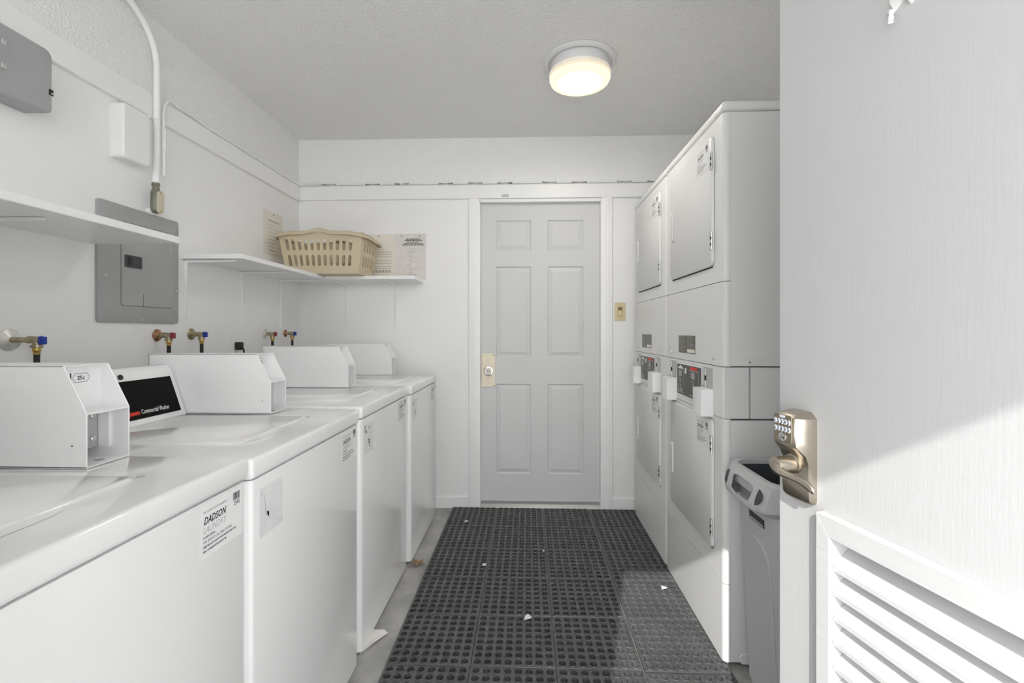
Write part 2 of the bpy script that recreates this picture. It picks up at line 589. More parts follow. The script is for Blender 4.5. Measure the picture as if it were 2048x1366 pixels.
for row, z in enumerate((1.0215, 1.0065)):
    for i in range(5):
        x = c0 + .0182 - i * .0091
        if kb is None:
            b = bmn()
            add_lathe(b, [(.0040, 0), (.0040, .0012), (.0032, .0020)], 14, AX_Y)
            ko = obj('key_button', b, 'key_white', lock, smooth=40); kb = ko.data
        else:
            ko = link_mesh('key_button', kb, None, lock)
        ko.location = (x, .0472, z)
        ko.scale = (1, 1, 1.35)
        b = bmn()
        text_into(b, '1234567890'[row * 5 + i], 0, 0, .0095, T(x, .0496, z - .0032) @ FACE_PY, bold=.00018, align='CENTER')
        obj('key_numeral', b, 'black_print', lock)
b = bmn(); add_prism(b, rrect(c0 - .007, c0 + .007, 1.0295, 1.0345, .0024), 'y', .0472, .0486); obj('brand_plaque', b, 'key_white', lock)
b = bmn(); add_lathe(b, [(.0098, 0), (.0098, .0016), (.0085, .0022)], 22, T(c0, .0470, .990) @ AX_Y); obj('key_cylinder', b, 'chrome', lock, smooth=40)
b = bmn(); add_box(b, c0 - .007, c0 + .002, .0490, .0496, .9893, .9907); add_lathe(b, [(.0022, 0), (.0022, .0006)], 10, T(c0 - .006, .0490, .9895) @ AX_Y); obj('keyway', b, 'black_print', lock)
# lever: hub pointing out, arm sweeping to the hinge side
b = bmn()
add_lathe(b, [(.0195, .018), (.0195, .026), (.0165, .028), (.0165, .056), (.0150, .064), (.010, .068)], 24, T(c0, 0, .935) @ AX_Y)
lever = obj('lever_hub', b, 'satin_nickel', lock, smooth=40)
b = bmn()
path = [(c0 + .013, .060, .936, .008, .011), (c0 + .003, .062, .930, .0085, .0130), (c0 - .012, .061, .924, .0075, .0095), (c0 - .028, .055, .920, .006, .007), (c0 - .046, .049, .917, .005, .0075), (c0 - .063, .046, .912, .005, .009), (c0 - .074, .046, .907, .004, .0075), (c0 - .079, .046, .904, .002, .003)]
loops = []
for x, y, z, ry, rz in path:
    loops.append([(x, y + ry * math.cos(2 * math.pi * k / 14), z + rz * math.sin(2 * math.pi * k / 14)) for k in range(14)])
add_loft(b, loops)
obj('lever_handle', b, 'satin_nickel', lock, smooth=60)

# ------------------------------------------------------------------ mats on the floor
MT = .0155


def mat_tile(nx, ny, wx, wy):
    b = bmn()
    px, py = wx / nx, wy / ny
    N = 12
    hr = .0122
    for i in range(nx):
        for j in range(ny):
            cx, cy = (i + .5) * px, (j + .5) * py
            gx = px / 2
            gy = py / 2
            rings = [[], [], [], [], []]
            for k in range(N):
                a = 2 * math.pi * (k + .5) / N
                c, s = math.cos(a), math.sin(a)
                q = min(gx / abs(c) if abs(c) > 1e-6 else 9, gy / abs(s) if abs(s) > 1e-6 else 9)
                rings[0].append(b.verts.new((cx + c * q, cy + s * q, MT - .0025)))
                for m_, (rr, zz_) in enumerate(((hr + .0044, MT - .0025), (hr + .0034, MT), (hr + .0012, MT + .0002), (hr - .0010, .0022))):
                    rings[m_ + 1].append(b.verts.new((cx + c * rr, cy + s * rr, zz_)))
            for m_ in range(4):
                for k in range(N):
                    k2 = (k + 1) % N
                    b.faces.new((rings[m_][k], rings[m_][k2], rings[m_ + 1][k2], rings[m_ + 1][k]))
            b.faces.new(rings[4])
            # square corners
            cs = [b.verts.new((cx + sx_ * gx, cy + sy_ * gy, MT - .0025)) for sx_, sy_ in ((1, 1), (-1, 1), (-1, -1), (1, -1))]
            for q, cv in enumerate(cs):
                k = int((q * 90 + 45) / 30 - .5)
                a0 = rings[0][k % N]; a1 = rings[0][(k + 1) % N]
                try:
                    b.faces.new((a0, cv, a1))
                except ValueError:
                    pass
    W, H = nx * px, ny * py
    e = .0035
    # border strip, sloping down to the groove between two tiles
    inner = [(0, 0), (W, 0), (W, H), (0, H)]
    outer = [(-e, -e), (W + e, -e), (W + e, H + e), (-e, H + e)]
    iv = [b.verts.new((x, y, MT - .0025)) for x, y in inner]
    ov = [b.verts.new((x, y, MT - .004)) for x, y in outer]
    bv = [b.verts.new((x, y, .0)) for x, y in outer]
    for k in range(4):
        k2 = (k + 1) % 4
        b.faces.new((iv[k], iv[k2], ov[k2], ov[k]))
        b.faces.new((ov[k], ov[k2], bv[k2], bv[k]))
    me = bpy.data.meshes.new('mat_tile')
    bmesh.ops.remove_doubles(b, verts=b.verts, dist=1e-5)
    b.to_mesh(me); b.free()
    me.materials.append(MATS['rubber'])
    return me


TX, TY = .3053, .2955
tile_full = mat_tile(8, 8, TX - .009, TY - .009)


def make_mat(label, x0, y1, nx, ny, me, wx, wy, jit=0.0):
    t = thing('drainage_mat', label, 'floor mat', (x0, y1, 0), jit, 'black rubber drainage mats')
    for i in range(nx):
        for j in range(ny):
            o = link_mesh('mat_tile', me, None, t)
            o.location = (i * wx + .0045, -(j + 1) * wy + .0045, 0)
    return t


make_mat('wide black perforated rubber mat in front of the closed panelled door', -.512, 3.118, 3, 3, tile_full, TX, TY)
make_mat('wide black perforated rubber mat in the foreground of the aisle', -.512, 3.118 - 3 * TY - .004, 3, 5, tile_full, TX, TY, R(.15))
make_mat('narrow black perforated rubber mat running along the foot of the dryers', .409, 3.112, 1, 5, tile_full, TX, TY)
make_mat('narrow black rubber mat beside the trash bin, at the bottom edge of the picture', .409, 3.112 - 5 * TY - .004, 1, 3, tile_full, TX, TY)
# ------------------------------------------------------------------ stickers
def service_sticker(parent, mtx, num, w=.137, full=True):
    """mtx maps the print plane (x right, y up, origin = lower left of the sticker)"""
    h = w * .80
    k = w / .137
    b = bmn(); sheet(b, 0, w, 0, h, mtx, .0004)
    s = obj('service_sticker', b, 'sticker', parent)
    m2 = mtx @ T(0, 0, .0006)
    b = bmn()
    text_into(b, 'THIS LAUNDRY ROOM IS LEASED BY', .010 * k, .091 * k, .0055 * k, m2, width=.072 * k)
    obj('heading_lettering', b, 'black_print', s)
    b = bmn()
    text_into(b, 'DADSON', .012 * k, .068 * k, .0205 * k, m2, shear=.25, bold=.0005 * k, width=.068 * k)
    obj('bold_lettering', b, 'black_print', s)
    b = bmn()
    text_into(b, 'SE HABLA ESPA\u00d1OL', .010 * k, .0405 * k, .0058 * k, m2, bold=.00016 * k, width=.036 * k)
    text_into(b, 'FOR SERVICE CALL (800) 729-9406', .010 * k, .0305 * k, .0075 * k, m2, width=.088 * k)
    text_into(b, 'SUBMIT REQUESTS ONLINE: WWW.DADSONLAUNDRY.COM', .010 * k, .0215 * k, .0058 * k, m2, bold=.00016 * k, width=.102 * k)
    text_into(b, 'EMAIL: CLEAN@DADSONLAUNDRY.COM', .010 * k, .0125 * k, .0058 * k, m2, bold=.00016 * k, width=.070 * k)
    obj('lettering', b, 'black_print', s)
    if num:
        b = bmn()
        text_into(b, num, .1065 * k, .073 * k, .0125 * k, m2, bold=.0002 * k, width=.019 * k)
        obj('machine_number', b, 'black_print', s)
    b = bmn()
    x = .104
    rr = random.Random(5)
    while x < .1265:
        ww = rr.choice((.0006, .0011, .0018))
        flat_rect(b, x * k, (x + ww) * k, .084 * k, .1005 * k, m2)
        x += ww + rr.choice((.0006, .0010))
    obj('barcode', b, 'black_print', s)
    b = bmn()
    text_into(b, 'LAUNDRY', .010 * k, .050 * k, .0195 * k, m2, shear=.25, width=.070 * k)
    obj('light_lettering', b, 'grey_print', s)
    return s


def info_sheet(parent, mtx, style):
    b = bmn(); sheet(b, 0, .098, 0, .112, mtx, .0004)
    s = obj('clear_film_sheet', b, 'film_sheet', parent)
    m2 = mtx @ T(0, 0, .0006)
    b = bmn()
    if style == 0:
        for i in range(5):
            flat_rect(b, .030 + i * .0012, .033 + i * .0012, .045 - i * .002, .052 - i * .001, m2)
        for (x0, y0, x1, y1) in ((.018, .095, .026, .045), (.026, .045, .038, .050), (.006, .094, .011, .101)):
            dx, dy = x1 - x0, y1 - y0
            l = math.hypot(dx, dy); nx_, ny_ = -dy / l * .0005, dx / l * .0005
            b.faces.new([b.verts.new(m2 @ Vector(p)) for p in ((x0 - nx_, y0 - ny_, 0), (x1 - nx_, y1 - ny_, 0), (x1 + nx_, y1 + ny_, 0), (x0 + nx_, y0 + ny_, 0))])
    else:
        for (x0, y0, x1, y1) in ((.002, .085, .008, .110), (.016, .078, .026, .088), (.045, .092, .052, .100), (.042, .045, .056, .052), (.044, .034, .058, .042), (.050, .022, .058, .030)):
            b.faces.new([b.verts.new(m2 @ Vector(p)) for p in ((x0, y0, 0), (x1, y0 + .002, 0), (x1, y1 + .002, 0), (x0, y1, 0))])
    obj('printed_marks', b, 'black_print', s)
    for x, y in ((.004, .006), (.092, .012)):
        b = bmn(); add_lathe(b, [(.0016, 0), (.0016, .0004)], 8, m2 @ T(x, y, 0))
        obj('tape_dot', b, 'grey_print', s)
    return s


# ------------------------------------------------------------------ washing machines
WW, WD = .650, .700   # width (y) and depth (x)


def make_washer(label, xf, yn, zt, num, sticker=True, sheet_style=None, hood_gap=.118):
    t = thing('washing_machine', label, 'washing machine', (xf, yn, 0), 0, 'top loading washers along the wall')
    # local: x 0 at the front, negative to the wall ; y 0..WW ; z up
    b = bmn()
    add_box(b, -WD + .01, -.004, .004, WW - .004, .012, zt - .050, bev=.016, seg=3, edges=along('z'))
    obj('cabinet', b, 'enamel', t, smooth=30)
    for x in (-WD + .06, -.06):
        for y in (.06, WW - .06):
            b = bmn(); add_lathe(b, [(.018, 0), (.018, .012)], 12, T(x, y, 0))
            obj('levelling_foot', b, 'black_rubber', t)
    # top panel
    b = bmn()
    add_box(b, -WD, 0, .001, WW - .001, zt - .048, zt, bev=.010, seg=4)
    obj('top_panel', b, 'enamel_top', t, smooth=40)
    # lid, raised slightly with a lip and a finger scoop
    lx0_, lx1_ = -.535, -.112
    ly0, ly1 = .125, WW - .160
    b = bmn()
    pts = rrect(lx0_, lx1_, ly0, ly1, .022, 5)
    top = [(x, y, zt + .006) for x, y in rrect(lx0_ + .004, lx1_ - .004, ly0 + .004, ly1 - .004, .020, 5)]
    add_loft(b, [[(x, y, zt - .004) for x, y in pts], [(x, y, zt + .0025) for x, y in pts], top])
    lid = obj('lid', b, 'enamel_top', t, smooth=50)
    b = bmn()   # finger scoop below the front lip
    sc = []
    for k in range(13):
        u = k / 12
        y = ly0 + .03 + u * .20
        d = .020 * (1 - (2 * u - 1) ** 4)
        sc.append((lx1_ + d, y))
    n = len(sc)
    va = [b.verts.new((lx1_ - .004, p[1], zt + .0008)) for p in sc]
    vb = [b.verts.new((p[0], p[1], zt + .0008)) for p in sc]
    vc = [b.verts.new((lx1_ - .004, p[1], zt + .0035)) for p in sc]
    for k in range(n - 1):
        b.faces.new((va[k], va[k + 1], vb[k + 1], vb[k]))
        b.faces.new((vb[k], vb[k + 1], vc[k + 1], vc[k]))
    obj('finger_lip', b, 'enamel_top', lid, smooth=50)
    b = bmn()
    add_lathe(b, [(.006, 0), (.006, .002)], 10, T(lx1_ - .006, ly1 + .010, zt))
    obj('lid_bumper', b, 'grey_print', lid)
    # control hood
    hy1 = WW - hood_gap
    b = bmn()
    add_prism(b, [(-.548, zt), (-.552, zt + .010), (-.602, zt + .156), (-.614, zt + .171), (-.65, zt + .171), (-WD + .01, zt + .12), (-WD + .01, zt)], 'y', .012, hy1, bev=.006, seg=2)
    hood = obj('control_hood', b, 'enamel', t, smooth=35)
    # plane of the slanted face
    p0 = Vector((-.552, .012, zt + .010)); p1 = Vector((-.602, .012, zt + .156))
    up = (p1 - p0).normalized(); rt = Vector((0, 1, 0)); nr = rt.cross(up).normalized()
    M = Matrix(((rt.x, up.x, nr.x, p0.x), (rt.y, up.y, nr.y, p0.y), (rt.z, up.z, nr.z, p0.z), (0, 0, 0, 1)))
    hw_ = hy1 - .012
    b = bmn(); add_prism(b, rrect(.035, hw_ - .020, .010, .130, .003, 2), 'z', 0, .0012, mtx=M)
    obj('control_panel', b, 'black_panel', hood, label='black control panel')
    m2 = M @ T(0, 0, .0016)
    b = bmn(); text_into(b, 'Speed Queen', hw_ - .276, .024, .0195, m2, bold=.0010, width=.098)
    obj('red_lettering', b, 'red_print', hood)
    b = bmn(); text_into(b, 'Commercial Washer', hw_ - .173, .024, .0195, m2, bold=.00015, width=.108)
    obj('white_lettering', b, 'white_print', hood)
    b = bmn(); add_lathe(b, [(.008, 0), (.008, .004), (.006, .006)], 14, M @ T(hw_ - .205, .1440, 0)); obj('knob', b, 'black_rubber', hood)
    # coin meter case
    cy0, cy1 = WW - .106, WW - .006
    zb, zt2 = zt + .001, zt + .205
    xb, xt, xf_, zc = -WD + .005, -.314, -.266, zt + .110
    b = bmn()
    side = [(xb, zb), (xf_, zb), (xf_, zc), (xt, zt2), (xb, zt2)]
    th = .003
    add_prism(b, side, 'y', cy0, cy0 + th, bev=.0012, seg=1)
    add_prism(b, side, 'y', cy1 - th, cy1, bev=.0012, seg=1)
    add_box(b, xb, xt, cy0, cy1, zt2 - th, zt2, bev=.0012, seg=1)
    add_box(b, xb, xf_, cy0, cy1, zb, zb + th)
    add_box(b, xb, xb + th, cy0, cy1, zb, zt2)
    case = obj('coin_meter_case', b, 'case_enamel', t)
    b = bmn()
    rx = -.330
    add_box(b, rx - th, rx, cy0 + th, cy1 - th, zc - .002, zt2 - th)         # upper recess back
    add_box(b, rx, xf_ - .001, cy0 + th, cy1 - th, zc - .003, zc + .0005)    # ledge
    obj('coin_tray', b, 'case_enamel', case)
    b = bmn(); add_box(b, rx - .004, rx, cy0 + th, cy1 - .009, zb + .022, zc - .004, bev=.001, seg=1)
    lockp = obj('vault_plate', b, 'zinc', case)
    for z in (zb + .042, zc - .018):
        b = bmn(); add_lathe(b, [(.0075, 0), (.0070, .003), (.004, .005)], 14, T(rx, cy1 - .022, z) @ AX_X)
        obj('rivet', b, 'chrome', case, smooth=50)
    b = bmn(); add_lathe(b, [(.021, 0), (.020, .004), (.010, .005)], 22, T(rx, cy0 + .046, zb + .064) @ AX_X); obj('vault_lock', b, 'steel', case, smooth=50)
    b = bmn(); add_lathe(b, [(.004, 0), (.004, .001)], 10, T(rx + .0052, cy0 + .046, zb + .064) @ AX_X); obj('keyhole', b, 'black_print', case)
    b = bmn(); add_box(b, rx, rx + .024, cy1 - .009, cy1 - th, zb + .022, zc - .004); obj('vault_jamb', b, 'case_enamel', case)
    for q, (x, y) in enumerate(((rx + .040, cy0 + .052), (rx + .034, cy0 + .022))):
        b = bmn(); add_lathe(b, [(.009 - .003 * q, 0), (.009 - .003 * q, .0008)], 14, T(x, y, zb + th))
        obj('floor_knockout', b, 'grey_print', case)
    m3 = T(rx + .0006, 0, 0) @ FACE_PX
    b = bmn()
    cxh, czh = cy0 + .052, zt2 - .028
    hexo = [(-.019, 0), (-.013, .009), (.013, .009), (.019, 0), (.013, -.009), (-.013, -.009)]
    for k in range(6):
        a, c = Vector(hexo[k]), Vector(hexo[(k + 1) % 6])
        d = (c - a).normalized() * .0004; nn = Vector((-d.y, d.x))
        b.faces.new([b.verts.new(m3 @ Vector((cxh + p.x, czh + p.y, 0))) for p in (a - nn, c - nn, c + nn, a + nn)])
    text_into(b, '25c', cxh, czh - .004, .0115, m3, bold=.0003, align='CENTER')
    obj('price_mark', b, 'black_print', case)
    b = bmn(); add_box(b, rx, rx + .003, cy0 + .022, cy0 + .032, zt2 - .065, zt2 - .012, bev=.001, seg=1); obj('coin_slot_plate', b, 'case_enamel', case)
    b = bmn(); add_box(b, rx + .003, rx + .0036, cy0 + .0255, cy0 + .0280, zt2 - .055, zt2 - .017); obj('coin_slot', b, 'black_print', case)
    b = bmn(); add_lathe(b, [(.0016, 0), (.0016, .0006)], 8, T(xf_ - .030, cy0, zb + .045) @ AX_NY); obj('case_pin', b, 'black_print', case)
    if sticker:
        service_sticker(t, T(-.0035, WW - .152, zt - .158) @ FACE_PX, num, .130)
    if sheet_style is not None:
        info_sheet(t, T(-.0035, .034, zt - .190) @ FACE_PX, sheet_style)
    return t


make_washer('white top-loading washer nearest the viewer, its service sticker reading 2543', -.610, .345, .930, '2543')
make_washer('white top-loading washer with the exposed black control panel, beside the nearest washer', -.608, 1.000, .921, '2544', True, 0)
make_washer('white top-loading washer third along the wall, under the corner shelf', -.613, 1.690, .925, '2541', True, 1, .190)
make_washer('white top-loading washer at the far end, against the back wall', -.600, 2.368, .922, '2545', True, 1, .190)

# ------------------------------------------------------------------ stacked dryers
DWY = .684


def make_dryer(label, xf, yn, numtop, numlow):
    t = thing('stacked_dryer', label, 'dryer', (xf, yn, 0), 0, 'stacked dryers')
    # local x 0 = front face, + into the wall ; y 0..DWY
    b = bmn()
    add_box(b, .026, .74, .002, DWY - .002, .018, .884)
    add_box(b, .026, .74, .002, DWY - .002, 1.078, 1.9905)
    obj('cabinet', b, 'dryer_enamel', t)
    for nm, z0, z1 in (('side_panel', 1.215, 1.915), ('side_panel', .16, .80)):
        b = bmn()   # embossed panel on the side
        add_prism(b, rrect(.205, .70, z0, z1, .02), 'y', -.0004, .0022, bev=.0012, seg=1)
        obj(nm, b, 'dryer_enamel', t)
    for za, zb_, zs_ in ((1.079, 1.108, 1.093), (.012, .05, .03)):
        b = bmn(); add_prism(b, rrect(.06, .40, za, zb_, .010), 'y', -.0016, .002, bev=.0012, seg=1)
        obj('side_emboss', b, 'dryer_enamel', t)
        b = bmn(); add_lathe(b, [(.005, 0), (.003, .002)], 10, T(.092, -.0016, zs_) @ AX_NY)
        obj('screw', b, 'steel', t)
    b = bmn(); add_box(b, -.003, .74, 0, DWY, 1.995, 2.033, bev=.013, seg=4); obj('top_trim', b, 'dryer_enamel', t, smooth=40)

    def front(name, z0, z1, x0=0.0, x1=.025):
        b = bmn()
        add_box(b, x0, x1, .001, DWY - .001, z0, z1, bev=.0175, seg=5, edges=lambda e: along('z')(e) and e.verts[0].co.x < x0 + .001)
        return obj(name, b, 'dryer_enamel', t, smooth=40)
    front('upper_front', 1.385, 1.9905)
    front('access_panel', 1.077, 1.3825)
    front('lower_front', .297, .888)
    front('base_panel', .0175, .294)
    # doors
    for (z0, z1, hz, num, hzs) in ((1.450, 1.942, (1.63, 1.765), numtop, (1.545, 1.845)), (.385, .872, (.535, .677), numlow, (.465, .775))):
        y0, y1 = .080, .590
        b = bmn()
        lo = rrect(y0, y1, z0, z1, .026, 4)
        hi = rrect(y0 + .004, y1 - .004, z0 + .005, z1 - .004, .023, 4)
        add_loft(b, [[(-.0005, y, z) for y, z in lo], [(-.0065, y, z) for y, z in lo], [(-.0105, y, z) for y, z in hi]])
        d = obj('dryer_door', b, 'dryer_enamel', t, smooth=50)
        b = bmn()    # grey plate paints the shadow line round the door
        lo2 = rrect(y0 - .0014, y1 + .0008, z0 - .0010, z1 + .0008, .026, 4)
        add_prism(b, lo2, 'x', -.0012, -.0004)
        obj('door_seam', b, 'seam_grey', d)
        b = bmn(); add_prism(b, rrect(y0 + .016, y1 - .012, z0 - .0050, z0 + .003, .002, 2), 'x', -.0016, -.0004)
        obj('door_bottom_shade', b, 'gap_shade_and_scratch', d)  # dark strip paints the shade under the door edge
        b = bmn()    # pull: pocket frame
        hy0, hy1 = .535, .562
        add_prism(b, rrect(hy0, hy1, hz[0], hz[1], .005, 3), 'x', -.0180, -.0100, bev=.002, seg=2)
        h = obj('door_handle', b, 'dryer_enamel', d, smooth=40)
        b = bmn(); add_prism(b, rrect(hy0 + .008, hy0 + .018, hz[0] + .012, hz[1] - .010, .003, 2), 'x', -.0186, -.0178); obj('handle_pocket', b, 'grey_print', d)
        for hzz in hzs:
            b = bmn()
            for k in range(3):
                add_tube(b, [(-.011, y0 + .001, hzz - .033 + k * .0225), (-.011, y0 + .001, hzz - .033 + k * .0225 + .021)], .0042, 8)
            add_box(b, -.0118, -.0105, y0 + .002, y0 + .016, hzz - .033, hzz + .033)
            obj('hinge', b, 'steel', d, smooth=40)
            for k in (-.011, .0115):
                b = bmn(); add_box(b, -.0158, -.0135, y0 - .003, y0 + .004, hzz + k - .009, hzz + k + .002)
                obj('hinge_notch', b, 'black_print', d)
        service_sticker(d, T(-.0108, y0 + .155, z1 - .115) @ FACE_NX, num, .128)
        b = bmn(); text_into(b, '3' if num == numtop else '0', 0, 0, .03, T(-.0112, y1 - .030, z1 - .085) @ FACE_NX, align='CENTER'); obj('machine_numeral', b, 'grey_print', d)
    # rating label
    b = bmn(); M = T(-.0004, .490, 1.107) @ FACE_NX
    sheet(b, 0, .211, 0, .078, M)
    lab = obj('rating_label', b, 'olive_label', t)
    m2 = M @ T(0, 0, .0010)
    b = bmn(); flat_rect(b, .115, .207, .004, .019, m2); obj('label_box', b, 'paper_cream', lab)
    b = bmn()
    rr = random.Random(3)
    for side in (0, 1):
        y = .072
        while y > (.024 if side else .008):
            flat_rect(b, .006 + side * .105, .006 + side * .105 + rr.uniform(.06, .093), y, y + .0012, m2)
            y -= .0062
    obj('fine_print', b, 'grey_print', lab)
    for y in (.088, DWY - .088):
        b = bmn(); add_lathe(b, [(.006, 0), (.0045, .003)], 12, T(0, y, 1.102) @ AX_NX); obj('panel_screw', b, 'steel', t)
    # control housing
    b = bmn(); add_box(b, -.002, .094, .001, DWY - .001, .8905, 1.0745, bev=.006, seg=2, edges=along('z')); ch = obj('control_housing', b, 'dryer_enamel', t)
    b = bmn(); add_box(b, .0965, .74, .002, DWY - .002, .8905, 1.0745); obj('meter_case', b, 'dryer_enamel', t)
    b = bmn(); add_prism(b, rrect(.195, .512, .909, 1.062, .003, 2), 'x', -.0030, -.002); obj('panel_surround', b, 'case_enamel', ch)
    b = bmn(); add_prism(b, rrect(.1935, .5135, .9075, 1.0635, .003, 2), 'x', -.0024, -.002); obj('surround_seam', b, 'grey_print', ch)
    b = bmn(); add_prism(b, rrect(.205, .500, .918, 1.055, .003, 2), 'x', -.005, -.002); cp = obj('control_panel', b, 'charcoal_panel', ch, label='charcoal control panel')
    M = T(-.0054, .500, .918) @ FACE_NX        # x from the far side to the near side
    for nm, x0 in (('display', .030), ('display', .188)):
        b = bmn(); sheet(b, x0, x0 + .046, .082, .112, M, .0012); obj(nm, b, 'display_glass', ch)
    b = bmn()
    for x0, x1 in ((.012, .094), (.165, .270)):
        flat_rect(b, x0, x1, .010, .0115, M, .0006)
        flat_rect(b, x1 - .0015, x1, .010, .118, M, .0006)
        flat_rect(b, x0, x1, .1165, .118, M, .0006)
    b.faces.new([b.verts.new(M @ Vector(p)) for p in ((.014, .119, .0006), (.094, .119, .0006), (.054, .133, .0006))])
    for x, y in ((.034, .070), (.046, .068), (.038, .058), (.050, .056), (.196, .070), (.210, .067), (.200, .058), (.214, .056)):
        flat_rect(b, x, x + .006, y, y + .005, M, .0006)
    b.faces.new([b.verts.new(M @ Vector(p)) for p in ((.104, .098, .0006), (.128, .100, .0006), (.130, .126, .0006), (.110, .122, .0006))])
    obj('panel_print', b, 'white_print', ch)
    b = bmn(); flat_rect(b, .172, .256, .121, .133, M, .0006); obj('red_strip', b, 'red_print', ch)
    for q, (x, y) in enumerate(((.032, .040), (.054, .040), (.032, .022), (.054, .022), (.076, .022))):
        b = bmn(); add_lathe(b, [(.0085, 0), (.0085, .002), (.007, .003)], 14, M @ T(x, y, 0)); obj('start_button', b, 'display_glass', ch, smooth=40)
    for y0, y1, by0, by1 in ((.092, .176, .088, .182), (.520, .600, .518, .602)):
        b = bmn(); add_box(b, -.0055, -.002, y0, y1, .962, 1.064, bev=.0012, seg=1); cs = obj('coin_slide_plate', b, 'zinc', ch)
        yc = y0 + (y1 - y0) * .72
        b = bmn(); add_box(b, -.0075, -.0055, yc - .0035, yc + .0035, .985, 1.058); obj('slide_rail', b, 'white_print', ch)
        b = bmn(); add_box(b, -.0085, -.0055, yc - .006, yc + .006, 1.012, 1.032, bev=.001, seg=1); obj('coin_slot', b, 'black_print', ch)
        b = bmn(); add_tube(b, [(-.006, yc, .992), (-.016, yc + .02, .990)], .0035, 6); obj('slide_pin', b, 'steel', ch)
        b = bmn(); add_box(b, -.047, -.002, by0, by1, .8815, .984, bev=.006, seg=2, edges=lambda e: along('z')(e) and e.verts[0].co.x < -.04)
        bx = obj('coin_box', b, 'case_enamel', ch, smooth=30)
    return t


make_dryer('white stacked double dryer nearer the viewer, beside the grey bin', .700, 1.682, '2549', '2550')
make_dryer('white stacked double dryer farther back, next to the panelled door', .700, 2.370, '2547', '2548')

# ------------------------------------------------------------------ trash bin
bx0, bx1, by0, by1, bz = .705, 1.20, 1.345, 1.636, .760
t = thing('trash_bin', 'slim grey plastic trash bin with handles between dryer and open door', 'trash bin', (0, 0, 0))
b = bmn()


def bin_loop(k, z, r=.045, inset=0.0):
    return [(x, y, z) for x, y in rrect(bx0 + k + inset, bx1 - k - inset, by0 + k * .75 + inset, by1 - k * .75 - inset, r, 5)]


add_loft(b, [bin_loop(.046, .004, .03), bin_loop(.042, .02, .04), bin_loop(.012, .66), bin_loop(.008, .70), bin_loop(.006, .748)], cap1=False)
obj('bin_body', b, 'bin_plastic', t, smooth=40)
b = bmn()
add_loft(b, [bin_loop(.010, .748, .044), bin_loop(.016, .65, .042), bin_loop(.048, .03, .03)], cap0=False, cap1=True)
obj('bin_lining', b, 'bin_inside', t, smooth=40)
b = bmn()
add_loft(b, [bin_loop(.006, .700), bin_loop(-.010, .702), bin_loop(-.012, .752), bin_loop(-.006, .760), bin_loop(.008, .760, .045), bin_loop(.012, .746, .045)], cap0=False, cap1=False)
obj('bin_rim', b, 'bin_plastic', t, smooth=40)
# end handle: slanted lip with an opening and two vents (in the YZ plane, leaning outwards)
ya, yb = by0 - .011, by1 + .011


def lip(u, v, off=0.0):
    """u along y 0..1 , v 0 top .. 1 bottom"""
    y = ya + (yb - ya) * u
    bulge = math.sin(math.pi * min(max(u, 0), 1)) ** .28
    d_ = min(y - ya, yb - y)
    cor = .050 - math.sqrt(max(0, .050 ** 2 - (.050 - d_) ** 2)) if d_ < .050 else 0
    x = bx0 - .010 + cor - (.030 * math.sin(min(v, 1) * math.pi * .62)) * bulge + off
    z = .757 - .088 * v + .012 * v * (abs(2 * u - 1) ** 4)
    return (x, y, z)


def hole_panel(b, f, hole, nu=16):
    """panel over the unit square with a polygonal hole; f maps (u,v) to 3d"""
    cx = sum(p[0] for p in hole) / len(hole); cy = sum(p[1] for p in hole) / len(hole)
    n = len(hole)
    outs = []
    for p in hole:
        dx, dy = p[0] - cx, p[1] - cy
        q = 9
        if dx > 1e-9: q = min(q, (1 - cx) / dx)
        if dx < -1e-9: q = min(q, -cx / dx)
        if dy > 1e-9: q = min(q, (1 - cy) / dy)
        if dy < -1e-9: q = min(q, -cy / dy)
        outs.append((cx + dx * q, cy + dy * q))
    rings = []
    for k in (0, .25, .5, .75, 1):
        rings.append([b.verts.new(f(h[0] + (o[0] - h[0]) * k, h[1] + (o[1] - h[1]) * k)) for h, o in zip(hole, outs)])
    for a, c in zip(rings[:-1], rings[1:]):
        for i in range(n):
            b.faces.new((a[i], a[(i + 1) % n], c[(i + 1) % n], c[i]))
    corners = [(0, 0), (1, 0), (1, 1), (0, 1)]
    for i in range(n):
        o1, o2 = outs[i], outs[(i + 1) % n]
        if abs(o1[0] - o2[0]) > 1e-6 and abs(o1[1] - o2[1]) > 1e-6:
            c = min(corners, key=lambda c: (c[0] - (o1[0] + o2[0]) / 2) ** 2 + (c[1] - (o1[1] + o2[1]) / 2) ** 2)
            b.faces.new((rings[-1][i], rings[-1][(i + 1) % n], b.verts.new(f(*c))))


def shell(b, thick):
    bmesh.ops.remove_doubles(b, verts=b.verts, dist=1e-5)
    bmesh.ops.recalc_face_normals(b, faces=b.faces)
    bmesh.ops.solidify(b, geom=list(b.faces), thickness=thick)


b = bmn()
hole = [(p[0], p[1]) for p in rrect(.275, .725, .22, .84, .13, 4)]
hole = [((x - .5) * (1.12 - .25 * y) + .5, y) for x, y in hole]
hole_panel(b, lip, hole)
shell(b, .006)
obj('bin_handle', b, 'bin_plastic', t, smooth=40)
for u0 in (.150, .850):
    b = bmn()
    sg = -1 if u0 < .5 else 1
    rws = []
    for k in range(11):
        v = .22 + .56 * k / 10
        wv = .080 * math.sqrt(max(0, 1 - (2 * k / 10 - 1) ** 2)) + .002
        rws.append([b.verts.new(lip(u0 - sg * .035 + sg * wv * q / 4, v, -.0009)) for q in range(5)])
    for k in range(10):
        for q in range(4):
            b.faces.new((rws[k][q], rws[k][q + 1], rws[k + 1][q + 1], rws[k + 1][q]))
    shell(b, .0004)
    obj('handle_vent', b, 'bin_inside', t, smooth=40)
b = bmn()   # under lip returning to the body
nl = 12
va = [b.verts.new(lip(i / nl, 1.0)) for i in range(nl + 1)]
